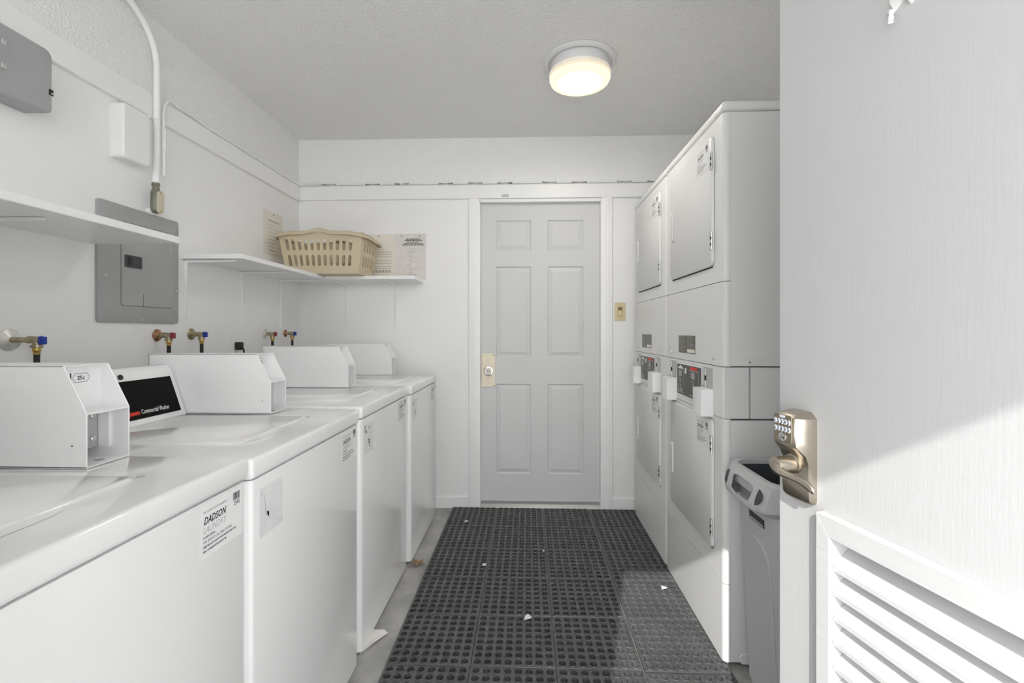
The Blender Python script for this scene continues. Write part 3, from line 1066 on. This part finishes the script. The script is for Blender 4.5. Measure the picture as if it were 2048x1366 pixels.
vb = [b.verts.new((lip(i / nl, 1.0)[0] + .028, by0 + .012 + (by1 - by0 - .024) * i / nl, .655)) for i in range(nl + 1)]
for i in range(nl):
    b.faces.new((va[i], va[i + 1], vb[i + 1], vb[i]))
obj('handle_underside', b, 'bin_plastic', t, smooth=60)
# maker's label and arched recess on the end wall


def endwall(u, z, off):
    k = .012 + (.66 - z) / .64 * .030
    return (bx0 + k - off, by0 + (by1 - by0) * u, z)


b = bmn()
add_loft(b, [[endwall(u, z, .0012) for u, z in ((.30, .628), (.62, .628), (.62, .602), (.30, .602))], [endwall(u, z, .0022) for u, z in ((.30, .628), (.62, .628), (.62, .602), (.30, .602))]])
o = obj('maker_label', b, 'charcoal_panel', t)
b = bmn(); b.faces.new([b.verts.new(endwall(u, z, .0026)) for u, z in ((.32, .609), (.60, .609), (.60, .606), (.32, .606))]); obj('label_line', b, 'white_print', t)
b = bmn()
arch = [(.80, .05), (.80, .48)] + [(.50 + .30 * math.cos(math.pi * k / 12), .48 + .075 * math.sin(math.pi * k / 12)) for k in range(1, 12)] + [(.20, .48), (.20, .05)]
cu_, cz_ = .5, .28
inner = [(cu_ + (u - cu_) * .93, cz_ + (z - cz_) * .985) for u, z in arch]
add_loft(b, [[endwall(u, z, -.004) for u, z in arch], [endwall(u, z, .0015) for u, z in arch], [endwall(u, z, .0055) for u, z in inner]])
obj('arched_panel', b, 'bin_plastic', t)

# ------------------------------------------------------------------ shelves
ST = .022


def bracket(parent, o3, out, down=.31, reach=.24):
    """o3: point on the wall under the board ; out: unit vector away from the wall"""
    b = bmn()
    out = Vector(out)
    lat = Vector((0, 0, 1)).cross(out)
    w, th = .013, .0035
    pts = []
    # leg, bend, arm as a strip with a raised rib
    prof = [(0.002, -down), (0.002, -.018), (.005, -.007), (.016, -.003), (reach, -.003)]
    for d in (-1, 1):
        pass
    ring = []
    for i, (a, z) in enumerate(prof):
        tang = Vector((prof[min(i + 1, 4)][0] - prof[max(i - 1, 0)][0], prof[min(i + 1, 4)][1] - prof[max(i - 1, 0)][1])).normalized()
        nrm = Vector((tang.y, -tang.x)) * -1
        taper = .6 if i in (0, 4) else 1.0
        c = o3 + out * a + Vector((0, 0, z))
        nv = out * (-nrm.x) + Vector((0, 0, -nrm.y))
        nv = (out * tang.y * -1 + Vector((0, 0, 1)) * tang.x)
        nv = -nv
        # nv points away from wall / downwards
        lp_ = [c - lat * w * taper, c - lat * w * .45 * taper + nv * .001, c - lat * .003 + nv * .011 * taper, c + lat * .003 + nv * .011 * taper, c + lat * w * .45 * taper + nv * .001, c + lat * w * taper, c + lat * w * taper - nv * .0015, c - lat * w * taper - nv * .0015]
        ring.append(lp_)
    add_loft(b, ring)
    return obj('shelf_bracket', b, 'white_painted_metal', parent, smooth=40)


t = thing('wall_shelf', 'white painted shelf board over the nearest washer, ending beside the breaker panel', 'shelf', (XL, YF, 1.52))
b = bmn(); add_box(b, 0.0005, .322, .002, 1.625 - YF, 0, ST + .002, bev=.002, seg=1); obj('shelf_board', b, 'trim_paint', t)
for y in (.55, 1.235):
    bracket(t, Vector((0, y - YF, 0)), (1, 0, 0))
t = thing('wall_shelf', 'white painted shelf board behind the washers, running into the corner under the basket', 'shelf', (XL, 2.045, 1.533))
b = bmn(); add_box(b, 0.0005, .287, 0, YB - 2.045 - .0005, 0, ST, bev=.002, seg=1); obj('shelf_board', b, 'trim_paint', t)
for y in (2.075, 2.49, 2.89):
    bracket(t, Vector((0, y - 2.045, 0)), (1, 0, 0))
t = thing('wall_shelf', 'short white painted shelf board on the back wall, beneath the pinned notices', 'shelf', (XL + .289, YB, 1.533))
b = bmn(); add_box(b, 0, -.712 - (XL + .289), -.245, -.0005, 0, ST, bev=.002, seg=1); obj('shelf_board', b, 'trim_paint', t)
for x in (-1.245, -.905):
    bracket(t, Vector((x - (XL + .289), 0, 0)), (0, -1, 0), reach=.21)

# ------------------------------------------------------------------ laundry basket
BZ = 1.533 + ST
t = thing('laundry_basket', 'beige plastic laundry basket with rows of slots on the corner shelf', 'basket', (-1.262, 2.925, BZ + .001), R(1.5))
hl, hwd, hh = .285, .188, .245       # half length, half width at the rim, height
bl, bw = .222, .132                  # at the base


def slot_hole(n=5):
    pts = []
    for k in range(n + 1):
        a = math.pi * k / n
        pts.append((.5 + .27 * math.cos(a), .72 + .17 * math.sin(a)))
    for k in range(n + 1):
        a = math.pi + math.pi * k / n
        pts.append((.5 + .27 * math.cos(a), .28 + .17 * math.sin(a)))
    return pts


def side_grid(b, P, us, vs_, n0, n1):
    """P(u,v) -> 3d ; bands: slots n0..n1 filled in rows"""
    def quad(u0, u1, v0, v1):
        b.faces.new([b.verts.new(P(*q)) for q in ((u0, v0), (u1, v0), (u1, v1), (u0, v1))])
    u_a, u_b = us
    rows = vs_
    vprev = 0.0
    nslots = n0
    du = (u_b - u_a) / nslots
    for (v0, v1) in rows:
        for k in range(nslots):
            quad(u_a + k * du, u_a + (k + 1) * du, vprev, v0)
        quad(0, u_a, vprev, v0); quad(u_b, 1, vprev, v0)
        for k in range(nslots):
            ua = u_a + k * du
            hole_panel(b, lambda u, v, ua=ua, v0=v0, v1=v1: P(ua + u * du, v0 + v * (v1 - v0)), slot_hole())
        quad(0, u_a, v0, v1); quad(u_b, 1, v0, v1)
        vprev = v1
    for k in range(nslots):
        quad(u_a + k * du, u_a + (k + 1) * du, vprev, 1.0)
    quad(0, u_a, vprev, 1.0); quad(u_b, 1, vprev, 1.0)


b = bmn()
rows = ((.14, .50), (.52, .88))
for sgn in (-1, 1):
    def PL(u, v, sgn=sgn):
        l = bl + (hl - .028 - bl) * v; w = bw + (hwd - .020 - bw) * v
        bow = .014 * math.sin(math.pi * u)
        return (-l + 2 * l * u, sgn * (w + bow), hh * v)

    def PS(u, v, sgn=sgn):
        l = bl + (hl - .028 - bl) * v; w = bw + (hwd - .020 - bw) * v
        bow = .010 * math.sin(math.pi * u)
        return (sgn * (l + bow), -w + 2 * w * u, hh * v)
    for P_, us_, n_, inward in ((PL, (.05, .91), 11, (0, -sgn * .0028, .0004)), (PS, (.12, .88), 6, (-sgn * .0028, 0, .0004))):
        tb = bmn()
        side_grid(tb, P_, us_, rows, n_, 0)
        bmesh.ops.remove_doubles(tb, verts=tb.verts, dist=1e-5)
        ex = bmesh.ops.extrude_face_region(tb, geom=list(tb.faces), use_keep_orig=True)
        bmesh.ops.translate(tb, verts=[g for g in ex['geom'] if isinstance(g, bmesh.types.BMVert)], vec=inward)
        _merge(b, tb)
add_box(b, -bl, bl, -bw, bw, 0, .003)
obj('basket_body', b, 'basket_plastic', t)
b = bmn()
prof = [(-.004, -.004), (.0, .004), (.010, .008), (.024, .004), (.030, -.008), (.033, -.017), (.029, -.017), (.022, -.003), (.008, .002), (-.001, -.004)]
base = rrect(-hl + .030, hl - .030, -hwd + .022, hwd - .022, .045, 6)
dense = []
for i in range(len(base)):
    a, c = Vector(base[i]), Vector(base[(i + 1) % len(base)])
    m_ = max(1, int((c - a).length / .02))
    for k in range(m_):
        dense.append(a + (c - a) * k / m_)
n = len(dense)
rings = []
for i in range(n):
    d = (dense[(i + 1) % n] - dense[i - 1]).normalized()
    nn = Vector((d.y, -d.x))
    p = dense[i]
    wave = .020 * math.exp(-((p.x + .005) / .050) ** 2) if abs(p.y) > .12 else 0.0
    droop = -.020 * max(0, (abs(p.x) - .16) / .1) ** 1.5 if abs(p.x) > .16 else 0
    rings.append([b.verts.new((p.x + nn.x * q[0], p.y + nn.y * q[0], hh + q[1] + wave + droop * .9)) for q in prof])
m_ = len(prof)
for i in range(n):
    for k in range(m_):
        b.faces.new((rings[i][k], rings[i][(k + 1) % m_], rings[(i + 1) % n][(k + 1) % m_], rings[(i + 1) % n][k]))
obj('basket_rim', b, 'basket_plastic', t, smooth=50)

# ------------------------------------------------------------------ pinned notices


def notice(label, mtx, w, h, paper, style):
    b = bmn(); sheet(b, 0, w, 0, h, mtx, .0008)
    t = obj('paper_notice', b, paper)
    tag(t, label, 'notice', 'pinned paper notices')
    m2 = mtx @ T(0, 0, .0011)
    b = bmn()
    rr = random.Random(style + 11)
    if style == 0:
        for i, ww in enumerate((.10, .12, .09, .13, .15)):
            y = h - .040 - i * .010
            x0 = w * .60 - ww / 2
            x = x0
            while x < x0 + ww:
                l = rr.uniform(.008, .022)
                flat_rect(b, x, min(x + l, x0 + ww), y, y + .0055, m2)
                x += l + .003
    elif style == 1:
        for y in (h - .125, h - .14, h - .156, h - .185, h - .203, h - .225, h - .237):
            flat_rect(b, .02, w - .018, y, y + .0030, m2)
    else:
        flat_rect(b, w * .24, w * .80, h - .060, h - .052, m2)
        for i in range(9):
            y = h - .085 - i * .022
            flat_rect(b, w * .20, w * rr.uniform(.5, .85), y, y + .0030, m2)
    obj('heading_print', b, 'faint_print' if style else 'black_print', t)
    b = bmn()
    if style == 0:
        y = h - .105
        while y > .06:
            x = .085 + rr.choice((0, .012))
            flat_rect(b, x, x + rr.uniform(.02, .10), y, y + .0022, m2)
            y -= rr.choice((.009, .013))
        add_lathe(b, [(.006, 0), (.003, .0004)], 7, m2 @ T(w * .52, .050, 0))
        for i in range(3):
            flat_rect(b, w * .40, w * .68, .034 - i * .006, .0365 - i * .006, m2)
    elif style == 1:
        for k in range(8):
            flat_rect(b, .02 + k * .022, .036 + k * .022, .048, .066, m2)
    else:
        flat_rect(b, w * .25, w * .6, .03, .034, m2)
    obj('body_print', b, 'faint_print', t)
    for x in ((w * .22, w * .80) if style == 0 else (w * .5,)):
        b = bmn(); add_lathe(b, [(.0045, 0), (.0045, .002), (.003, .004)], 12, m2 @ T(x, h - .016, 0))
        obj('push_pin', b, 'conduit_body_metal', t, smooth=50)
    return t


notice('pinkish white paper notice on the back wall, right of the laundry basket', T(-.912, YB - .0005, 1.558) @ FACE_NY, .216, .312, 'paper', 0)
notice('lined cream paper notice half hidden behind the laundry basket', T(-1.130, YB - .0005, 1.556) @ FACE_NY, .214, .312, 'paper_cream', 1)
notice('curled cream paper notice pinned on the side wall left of the basket', T(XL + .0005, 2.705, 1.665) @ FACE_PX, .215, .272, 'paper_cream', 2)

# ------------------------------------------------------------------ electrical panel
PY0, PY1, PZ0, PZ1 = 1.632, 2.022, 1.238, 1.692
t = thing('breaker_panel', 'grey steel breaker panel on the side wall, partly behind the shelf', 'electrical panel', (XL, PY0, PZ0))
w, h = PY1 - PY0, PZ1 - PZ0
b = bmn()
o_ = [(.0005, y, z) for y, z in rrect(0, w, 0, h, .010, 3)]
o2 = [(.010, y, z) for y, z in rrect(0, w, 0, h, .010, 3)]
o3 = [(.012, y, z) for y, z in rrect(.004, w - .004, .004, h - .004, .008, 3)]
o4 = [(.012, y, z) for y, z in rrect(.024, w - .024, .030, h - .030, .008, 3)]
o5 = [(.020, y, z) for y, z in rrect(.054, w - .050, .062, h - .062, .008, 3)]
add_loft(b, [o_, o2, o3, o4, o5])
obj('panel_cover', b, 'grey_enamel', t, smooth=25)
b = bmn(); add_prism(b, rrect(.086, w - .052, .066, h - .066, .010, 3), 'x', .0196, .0222, bev=.0006, seg=1)
d = obj('panel_door', b, 'grey_enamel', t)
b = bmn(); add_prism(b, rrect(.0845, w - .0505, .0645, h - .0645, .011, 3), 'x', .0194, .0204); obj('door_shadow_gap', b, 'gap_shade_and_scratch', t)
b = bmn(); add_prism(b, rrect(.098, .178, .215, .263, .004, 2), 'x', .0220, .0250, bev=.0008, seg=1); lt = obj('door_latch', b, 'grey_enamel_dark', t, label='dark slide latch')
b = bmn(); add_box(b, .0248, .0275, .113, .131, .223, .255); obj('latch_tab', b, 'black_print', lt)
b = bmn(); add_box(b, .0220, .0226, .185, .1865, .067, .115); obj('door_scratch', b, 'gap_shade_and_scratch', t)
for z in (.16, .325):
    b = bmn(); add_box(b, .0215, .0228, w - .062, w - .058, z - .016, z + .016); obj('hinge_knuckle', b, 'zinc', t)
for y, z in ((.030, .175), (w - .018, .145), (.19, .012), (w - .018, h - .1)):
    b = bmn(); add_lathe(b, [(.005, 0), (.004, .0025)], 10, T(.012, y, z) @ AX_X); obj('screw', b, 'chrome', t, smooth=50)

# grey hinged box high on the wall
t = thing('junction_box', 'grey metal hinged box high on the side wall', 'electrical box', (XL, 1.205, 1.885))
b = bmn(); add_box(b, .0005, .060, 0.002, .203, 0.002, .198, bev=.016, seg=4, edges=along('x')); obj('box_body', b, 'box_grey', t, smooth=40)
b = bmn()
lo = rrect(0, .205, 0, .200, .022, 5)
add_loft(b, [[(.052, y, z) for y, z in lo], [(.073, y, z) for y, z in lo], [(.078, y, z) for y, z in rrect(.005, .200, .005, .195, .018, 5)]])
obj('box_cover', b, 'box_grey', t, smooth=40)
for z in (.070, .138):
    b = bmn(); add_box(b, .077, .081, .060, .072, z, z + .016, bev=.001, seg=1); obj('hinge', b, 'zinc', t)
b = bmn(); add_box(b, .0775, .0805, .192, .204, .060, .078); lt = obj('latch', b, 'black_print', t)
b = bmn(); add_lathe(b, [(.004, 0), (.003, .003)], 10, T(.0805, .199, .066) @ AX_X); obj('latch_screw', b, 'chrome', t)

# white box
t = thing('utility_box', 'white painted metal box on the side wall, behind the conduit', 'electrical box', (XL, 1.688, 1.862))
b = bmn(); add_box(b, .0005, .030, 0, .124, 0, .206, bev=.012, seg=4, edges=along('x')); obj('box_body', b, 'white_painted_metal', t, smooth=40)
b = bmn()
lo = rrect(-.001, .125, -.001, .207, .013, 4)
add_loft(b, [[(.031, y, z) for y, z in lo], [(.052, y, z) for y, z in lo], [(.057, y, z) for y, z in rrect(.004, .120, .004, .202, .010, 4)]])
obj('box_cover', b, 'white_painted_metal', t, smooth=40)

# ------------------------------------------------------------------ conduit, conduit body and cable
CY = 1.872
t = thing('electrical_conduit', 'white painted conduit pipe curving down the side wall to the breaker panel', 'conduit', (XL, CY, 1.70))
b = bmn()
rc = .20
pts = [(.036, -.008, .11), (.034, -.004, .17), (.034, 0, .26), (.034, 0, .60)]
for k in range(1, 13):
    a = R(90 * k / 12)
    pts.append((.034, -rc + rc * math.cos(a), .60 + rc * math.sin(a)))
pts.append((.034, -1.5, .60 + rc))
add_tube(b, pts, .0125, 12)
obj('conduit_pipe', b, 'white_painted_metal', t, smooth=60)
b = bmn()
loops = []
for z, rr_ in ((.118, .014), (.108, .016), (.106, .0135), (.092, .0135), (.080, .019), (.010, .020), (-.004, .016), (-.008, .010)):
    loops.append([(.036 + rr_ * math.cos(2 * math.pi * k / 14), -.008 + rr_ * .9 * math.sin(2 * math.pi * k / 14), z) for k in range(14)])
add_loft(b, loops)
lb = obj('conduit_body', b, 'conduit_body_metal', t, smooth=50, label='bare grey-green metal conduit fitting')
b = bmn()
M = T(.055, -.010, .036) @ Matrix.Rotation(R(-28), 4, 'Z')
add_prism(b, rrect(-.013, .013, -.046, .046, .012, 5), 'x', 0, .008, bev=.002, seg=2, mtx=M)
obj('conduit_body_cover', b, 'beige_cover', lb, smooth=40)
for z in (-.038, .038):
    b = bmn(); add_lathe(b, [(.003, 0), (.002, .002)], 8, M @ T(.008, 0, z) @ AX_X)
    obj('cover_screw', b, 'brass', lb)
b = bmn()
add_lathe(b, [(.012, 0), (.012, .012), (.016, .014), (.016, .020), (.011, .022), (.011, .034)], 14, T(.003, -.010, .002) @ AX_X)
obj('locknut', b, 'white_painted_metal', t, smooth=40)
b = bmn(); add_box(b, 0.0005, .022, -.020, -.0125, .385, .40); add_tube(b, [(.034, 0, .385), (.034, 0, .40)], .0145, 12); obj('pipe_strap', b, 'white_painted_metal', t, smooth=40)

t = thing('wall_cable', 'thin white cable clipped along the top of the frieze board', 'cable', (0, 0, 0))
b = bmn()
zl, zb_ = 2.196, 2.2035
xc = XL + .021
pts = [(XL + .040, CY + .030, 1.86), (XL + .040, CY + .030, 1.95), (XL + .038, CY + .032, 2.06)]
for k in range(0, 9):
    a = R(180 - 110 * k / 8)
    pts.append((XL + .036 - .012 * k / 8, CY + .032 + .065 + .065 * math.cos(a), 2.10 + .105 * math.sin(a)))
pts += [(xc + .006, CY + .20, zl + .004), (xc, CY + .30, zl)]
y = CY + .4
while y < YB - .08:
    pts.append((xc, y, zl + .0015 * math.sin(y * 19)))
    y += .1
for k in range(7):
    a = R(90 * k / 6)
    pts.append((xc + .055 - .055 * math.cos(a), YB - .021 - .055 + .055 * math.sin(a), zl + (zb_ - zl) * k / 6))
x = xc + .15
while x < 1.1:
    pts.append((x, YB - .021, zb_ + .0007 * math.sin(x * 13)))
    x += .1
add_tube(b, pts, .0062, 8)
obj('cable', b, 'white_painted_metal', t, smooth=60)
b = bmn()
sp, sr = [], []
for k in range(33):
    sp.append((XL + .0395, CY + .0305, 1.96 + k * .003)); sr.append(.0088 if k % 2 else .0072)
add_tube(b, sp, sr, 8)
obj('flexible_sleeve', b, 'white_painted_metal', t)
for x in (-1.28, -.86, -.05, .61, .72):
    b = bmn(); add_box(b, x - .005, x + .005, YB - .030, YB - .002, zb_ - .006, zb_ + .010, bev=.001, seg=1); obj('cable_clip', b, 'white_painted_metal', t)
for y in (2.25, 2.7):
    b = bmn(); add_box(b, XL + .004, XL + .030, y - .005, y + .005, zl - .004, zl + .009, bev=.001, seg=1); obj('cable_clip', b, 'white_painted_metal', t)

# ------------------------------------------------------------------ washer supply valves


def valve(label, y, z, handle, flange, fr, out, hose_to):
    t = thing('supply_valve', label, 'water valve', (XL, y, z), 0, 'washer supply valves')
    b = bmn()
    add_lathe(b, [(fr, 0.0005), (fr, .002), (fr * .9, .004), (fr * .5, .006), (.012, .010)], 22, AX_X)
    obj('wall_flange', b, flange, t, smooth=50)
    b = bmn()
    add_lathe(b, [(.0085, .008), (.0085, out - .028), (.0115, out - .026), (.0115, out - .012), (.0105, out - .010), (.0105, out + .010), (.007, out + .012)], 14, AX_X)
    add_lathe(b, [(.010, 0), (.010, -.014), (.0145, -.015), (.0145, -.024), (.010, -.025)][::-1], 14, T(out, 0, 0))
    obj('valve_body', b, 'brass_body', t, smooth=40)
    b = bmn()
    add_box(b, out + .010, out + .026, -.008, .008, -.014, .010, bev=.003, seg=2)
    add_box(b, out + .010, out + .018, -.005, .005, -.006, .012, bev=.002, seg=1)
    obj('valve_handle', b, handle, t, smooth=40)
    b = bmn(); add_lathe(b, [(.0095, -.024), (.0105, -.028), (.0105, -.034), (.0088, -.036), (.0088, -.044)][::-1], 12, T(out, 0, 0)); obj('hose_coupling', b, 'brass', t, smooth=40)
    b = bmn()
    add_tube(b, [(out, 0, -.040), (out, 0, -.08), (out - .008, .01, -.16), (out - .010, .02, -.30), (out + .02, .03, hose_to)], .0075, 8)
    obj('supply_hose', b, 'black_rubber', t, smooth=60)
    return t


valve('blue handled brass water valve nearest the viewer, with round chrome flange', 1.352, 1.178, 'blue_plastic', 'flange_metal', .034, .088, -.45)
valve('red handled water valve with a rust stained flange, under the breaker panel', 1.914, 1.187, 'red_plastic', 'rust', .026, .052, -.45)
valve('blue handled brass water valve directly right of the rusty valve', 2.114, 1.190, 'blue_plastic', 'brass_body', .027, .050, -.45)
valve('red handled water valve of the far pair, below the corner shelf', 2.722, 1.188, 'red_plastic', 'flange_metal', .028, .046, -.45)
valve('blue handled water valve of the far pair, closest to the corner', 2.955, 1.190, 'blue_plastic', 'rust', .024, .046, -.45)

# power outlet half hidden behind a meter case
t = thing('power_outlet', 'white wall outlet with a black plug behind the second coin meter', 'outlet', (XL, 2.44, 1.115))
b = bmn(); add_box(b, .0005, .006, -.036, .036, -.052, .052, bev=.002, seg=1); obj('outlet_plate', b, 'white_painted_metal', t)
b = bmn(); add_box(b, .006, .036, -.016, .020, -.012, .030, bev=.005, seg=2); obj('plug', b, 'black_rubber', t, smooth=40)
b = bmn(); add_tube(b, [(.034, .002, .004), (.046, .002, -.01), (.046, .002, -.2)], .005, 8); obj('power_cord', b, 'black_rubber', t, smooth=60)

# ------------------------------------------------------------------ ceiling light
t = thing('ceiling_light', 'round flush ceiling light with a glowing drum diffuser', 'ceiling light', (.252, 2.262, ZC))
b = bmn(); add_lathe(b, [(.172, -.0005), (.176, -.006), (.170, -.014), (.155, -.018), (.150, -.010), (.1, -.010)], 48); obj('ceiling_ring', b, 'lamp_white', t, smooth=40)
b = bmn(); add_lathe(b, [(.140, -.008), (.142, -.020), (.142, -.060), (.130, -.062)], 48); obj('lamp_base', b, 'lamp_white', t, smooth=40)
b = bmn(); add_lathe(b, [(.140, -.058), (.148, -.060), (.149, -.066), (.147, -.078)], 48, cap=False); obj('diffuser_rim', b, 'lamp_rim', t, smooth=40)
b = bmn(); add_lathe(b, [(.1475, -.066), (.1470, -.088)], 48, cap=False); df = obj('diffuser', b, 'lamp_side', t, smooth=60, label='warm white plastic diffuser drum')
b = bmn(); add_lathe(b, [(.1470, -.088), (.1425, -.098), (.132, -.1035), (.118, -.106), (.106, -.1068)], 48, cap=False); obj('diffuser_edge', b, 'lamp_edge', df, smooth=60)
b = bmn(); add_lathe(b, [(.106, -.1068), (.04, -.108)], 48, cap=False)
bmesh.ops.contextual_create(b, geom=[e for e in b.edges if e.is_boundary and (e.verts[0].co.xy.length < .05)])
obj('glowing_lens', b, 'lamp_diffuser', df, smooth=60)

# ------------------------------------------------------------------ switch on the back wall
t = thing('light_switch', 'ivory wall switch with motion sensor beside the panelled door', 'switch', (.618, YB, 1.336))
b = bmn(); add_box(b, -.0365, .0365, -.006, -.0005, -.060, .060, bev=.002, seg=2); obj('switch_plate', b, 'ivory', t)
b = bmn(); add_box(b, -.017, .017, -.009, -.005, -.034, .034, bev=.001, seg=1); obj('switch_body', b, 'ivory_dark', t)
b = bmn(); add_box(b, -.012, .012, -.0115, -.008, .010, .028, bev=.002, seg=2); obj('sensor_lens', b, 'olive_label', t)
b = bmn(); add_box(b, -.013, .013, -.0115, -.008, -.028, .004, bev=.001, seg=1); obj('switch_button', b, 'ivory', t)
for z in (-.047, .047):
    b = bmn(); add_lathe(b, [(.003, 0), (.002, .0015)], 8, T(0, -.006, z) @ AX_NY); obj('plate_screw', b, 'brass', t)

# ------------------------------------------------------------------ litter on the floor


def flake(name, label, cat, x, y, z, pts, material, group=None, lift=.003, rz=0):
    b = bmn()
    t0 = [b.verts.new((p[0], p[1], lift * abs(math.sin(i * 1.7)))) for i, p in enumerate(pts)]
    c = b.verts.new((sum(p[0] for p in pts) / len(pts), sum(p[1] for p in pts) / len(pts), lift * .8))
    for i in range(len(pts)):
        b.faces.new((t0[i], t0[(i + 1) % len(pts)], c))
    shell(b, .0008)
    o = obj(name, b, material)
    o.location = (x, y, z); o.rotation_euler = (0, 0, rz)
    return tag(o, label, cat, group)


flake('dry_leaf', 'crumpled brown dry leaf on the concrete beside the mat', 'leaf', -.568, 2.36, .004, [(-.04, -.02), (-.015, -.006), (.0, -.03), (.012, -.004), (.045, -.012), (.02, .010), (.03, .035), (0, .016), (-.03, .03), (-.016, .006)], 'leaf', lift=.016)
flake('paper_scrap', 'torn white paper scrap under the corner of the third washer', 'litter', -.605, 1.80, .003, [(-.02, -.10), (.015, -.05), (.05, .02), (.03, .03), (-.02, .035), (-.03, -.02)], 'scrap', lift=.010)
LZ = MT + .0015
flake('litter_crumb', 'white paper crumb in the middle of the foreground mat', 'litter', .0, 1.915, LZ, [(-.016, -.012), (.012, -.014), (.016, .004), (.0, .018), (-.012, .010)], 'scrap', 'white crumbs on the mats', .008)
flake('litter_crumb', 'small white crumb on the mat corner nearest the door', 'litter', -.385, 2.87, LZ, [(-.014, -.006), (.012, -.010), (.016, .006), (-.004, .012)], 'scrap', 'white crumbs on the mats', .006)
flake('litter_crumb', 'thin curled white fluff on the far mat beside its leading seam', 'litter', -.222, 2.34, LZ, [(-.012, -.004), (.006, -.012), (.012, -.004), (.0, .003), (.008, .014), (-.006, .012)], 'scrap', 'white crumbs on the mats', .005)
flake('litter_crumb', 'pale crumb in the sunlit strip along the dryer', 'litter', .628, 2.16, LZ, [(-.012, -.010), (.014, -.008), (.012, .012), (-.010, .012)], 'scrap', 'white crumbs on the mats', .006)
flake('litter_crumb', 'tiny white crumb on the far mat near the dryers side', 'litter', .085, 2.50, LZ, [(-.007, -.006), (.007, -.005), (.005, .007), (-.006, .006)], 'scrap', 'white crumbs on the mats', .005)
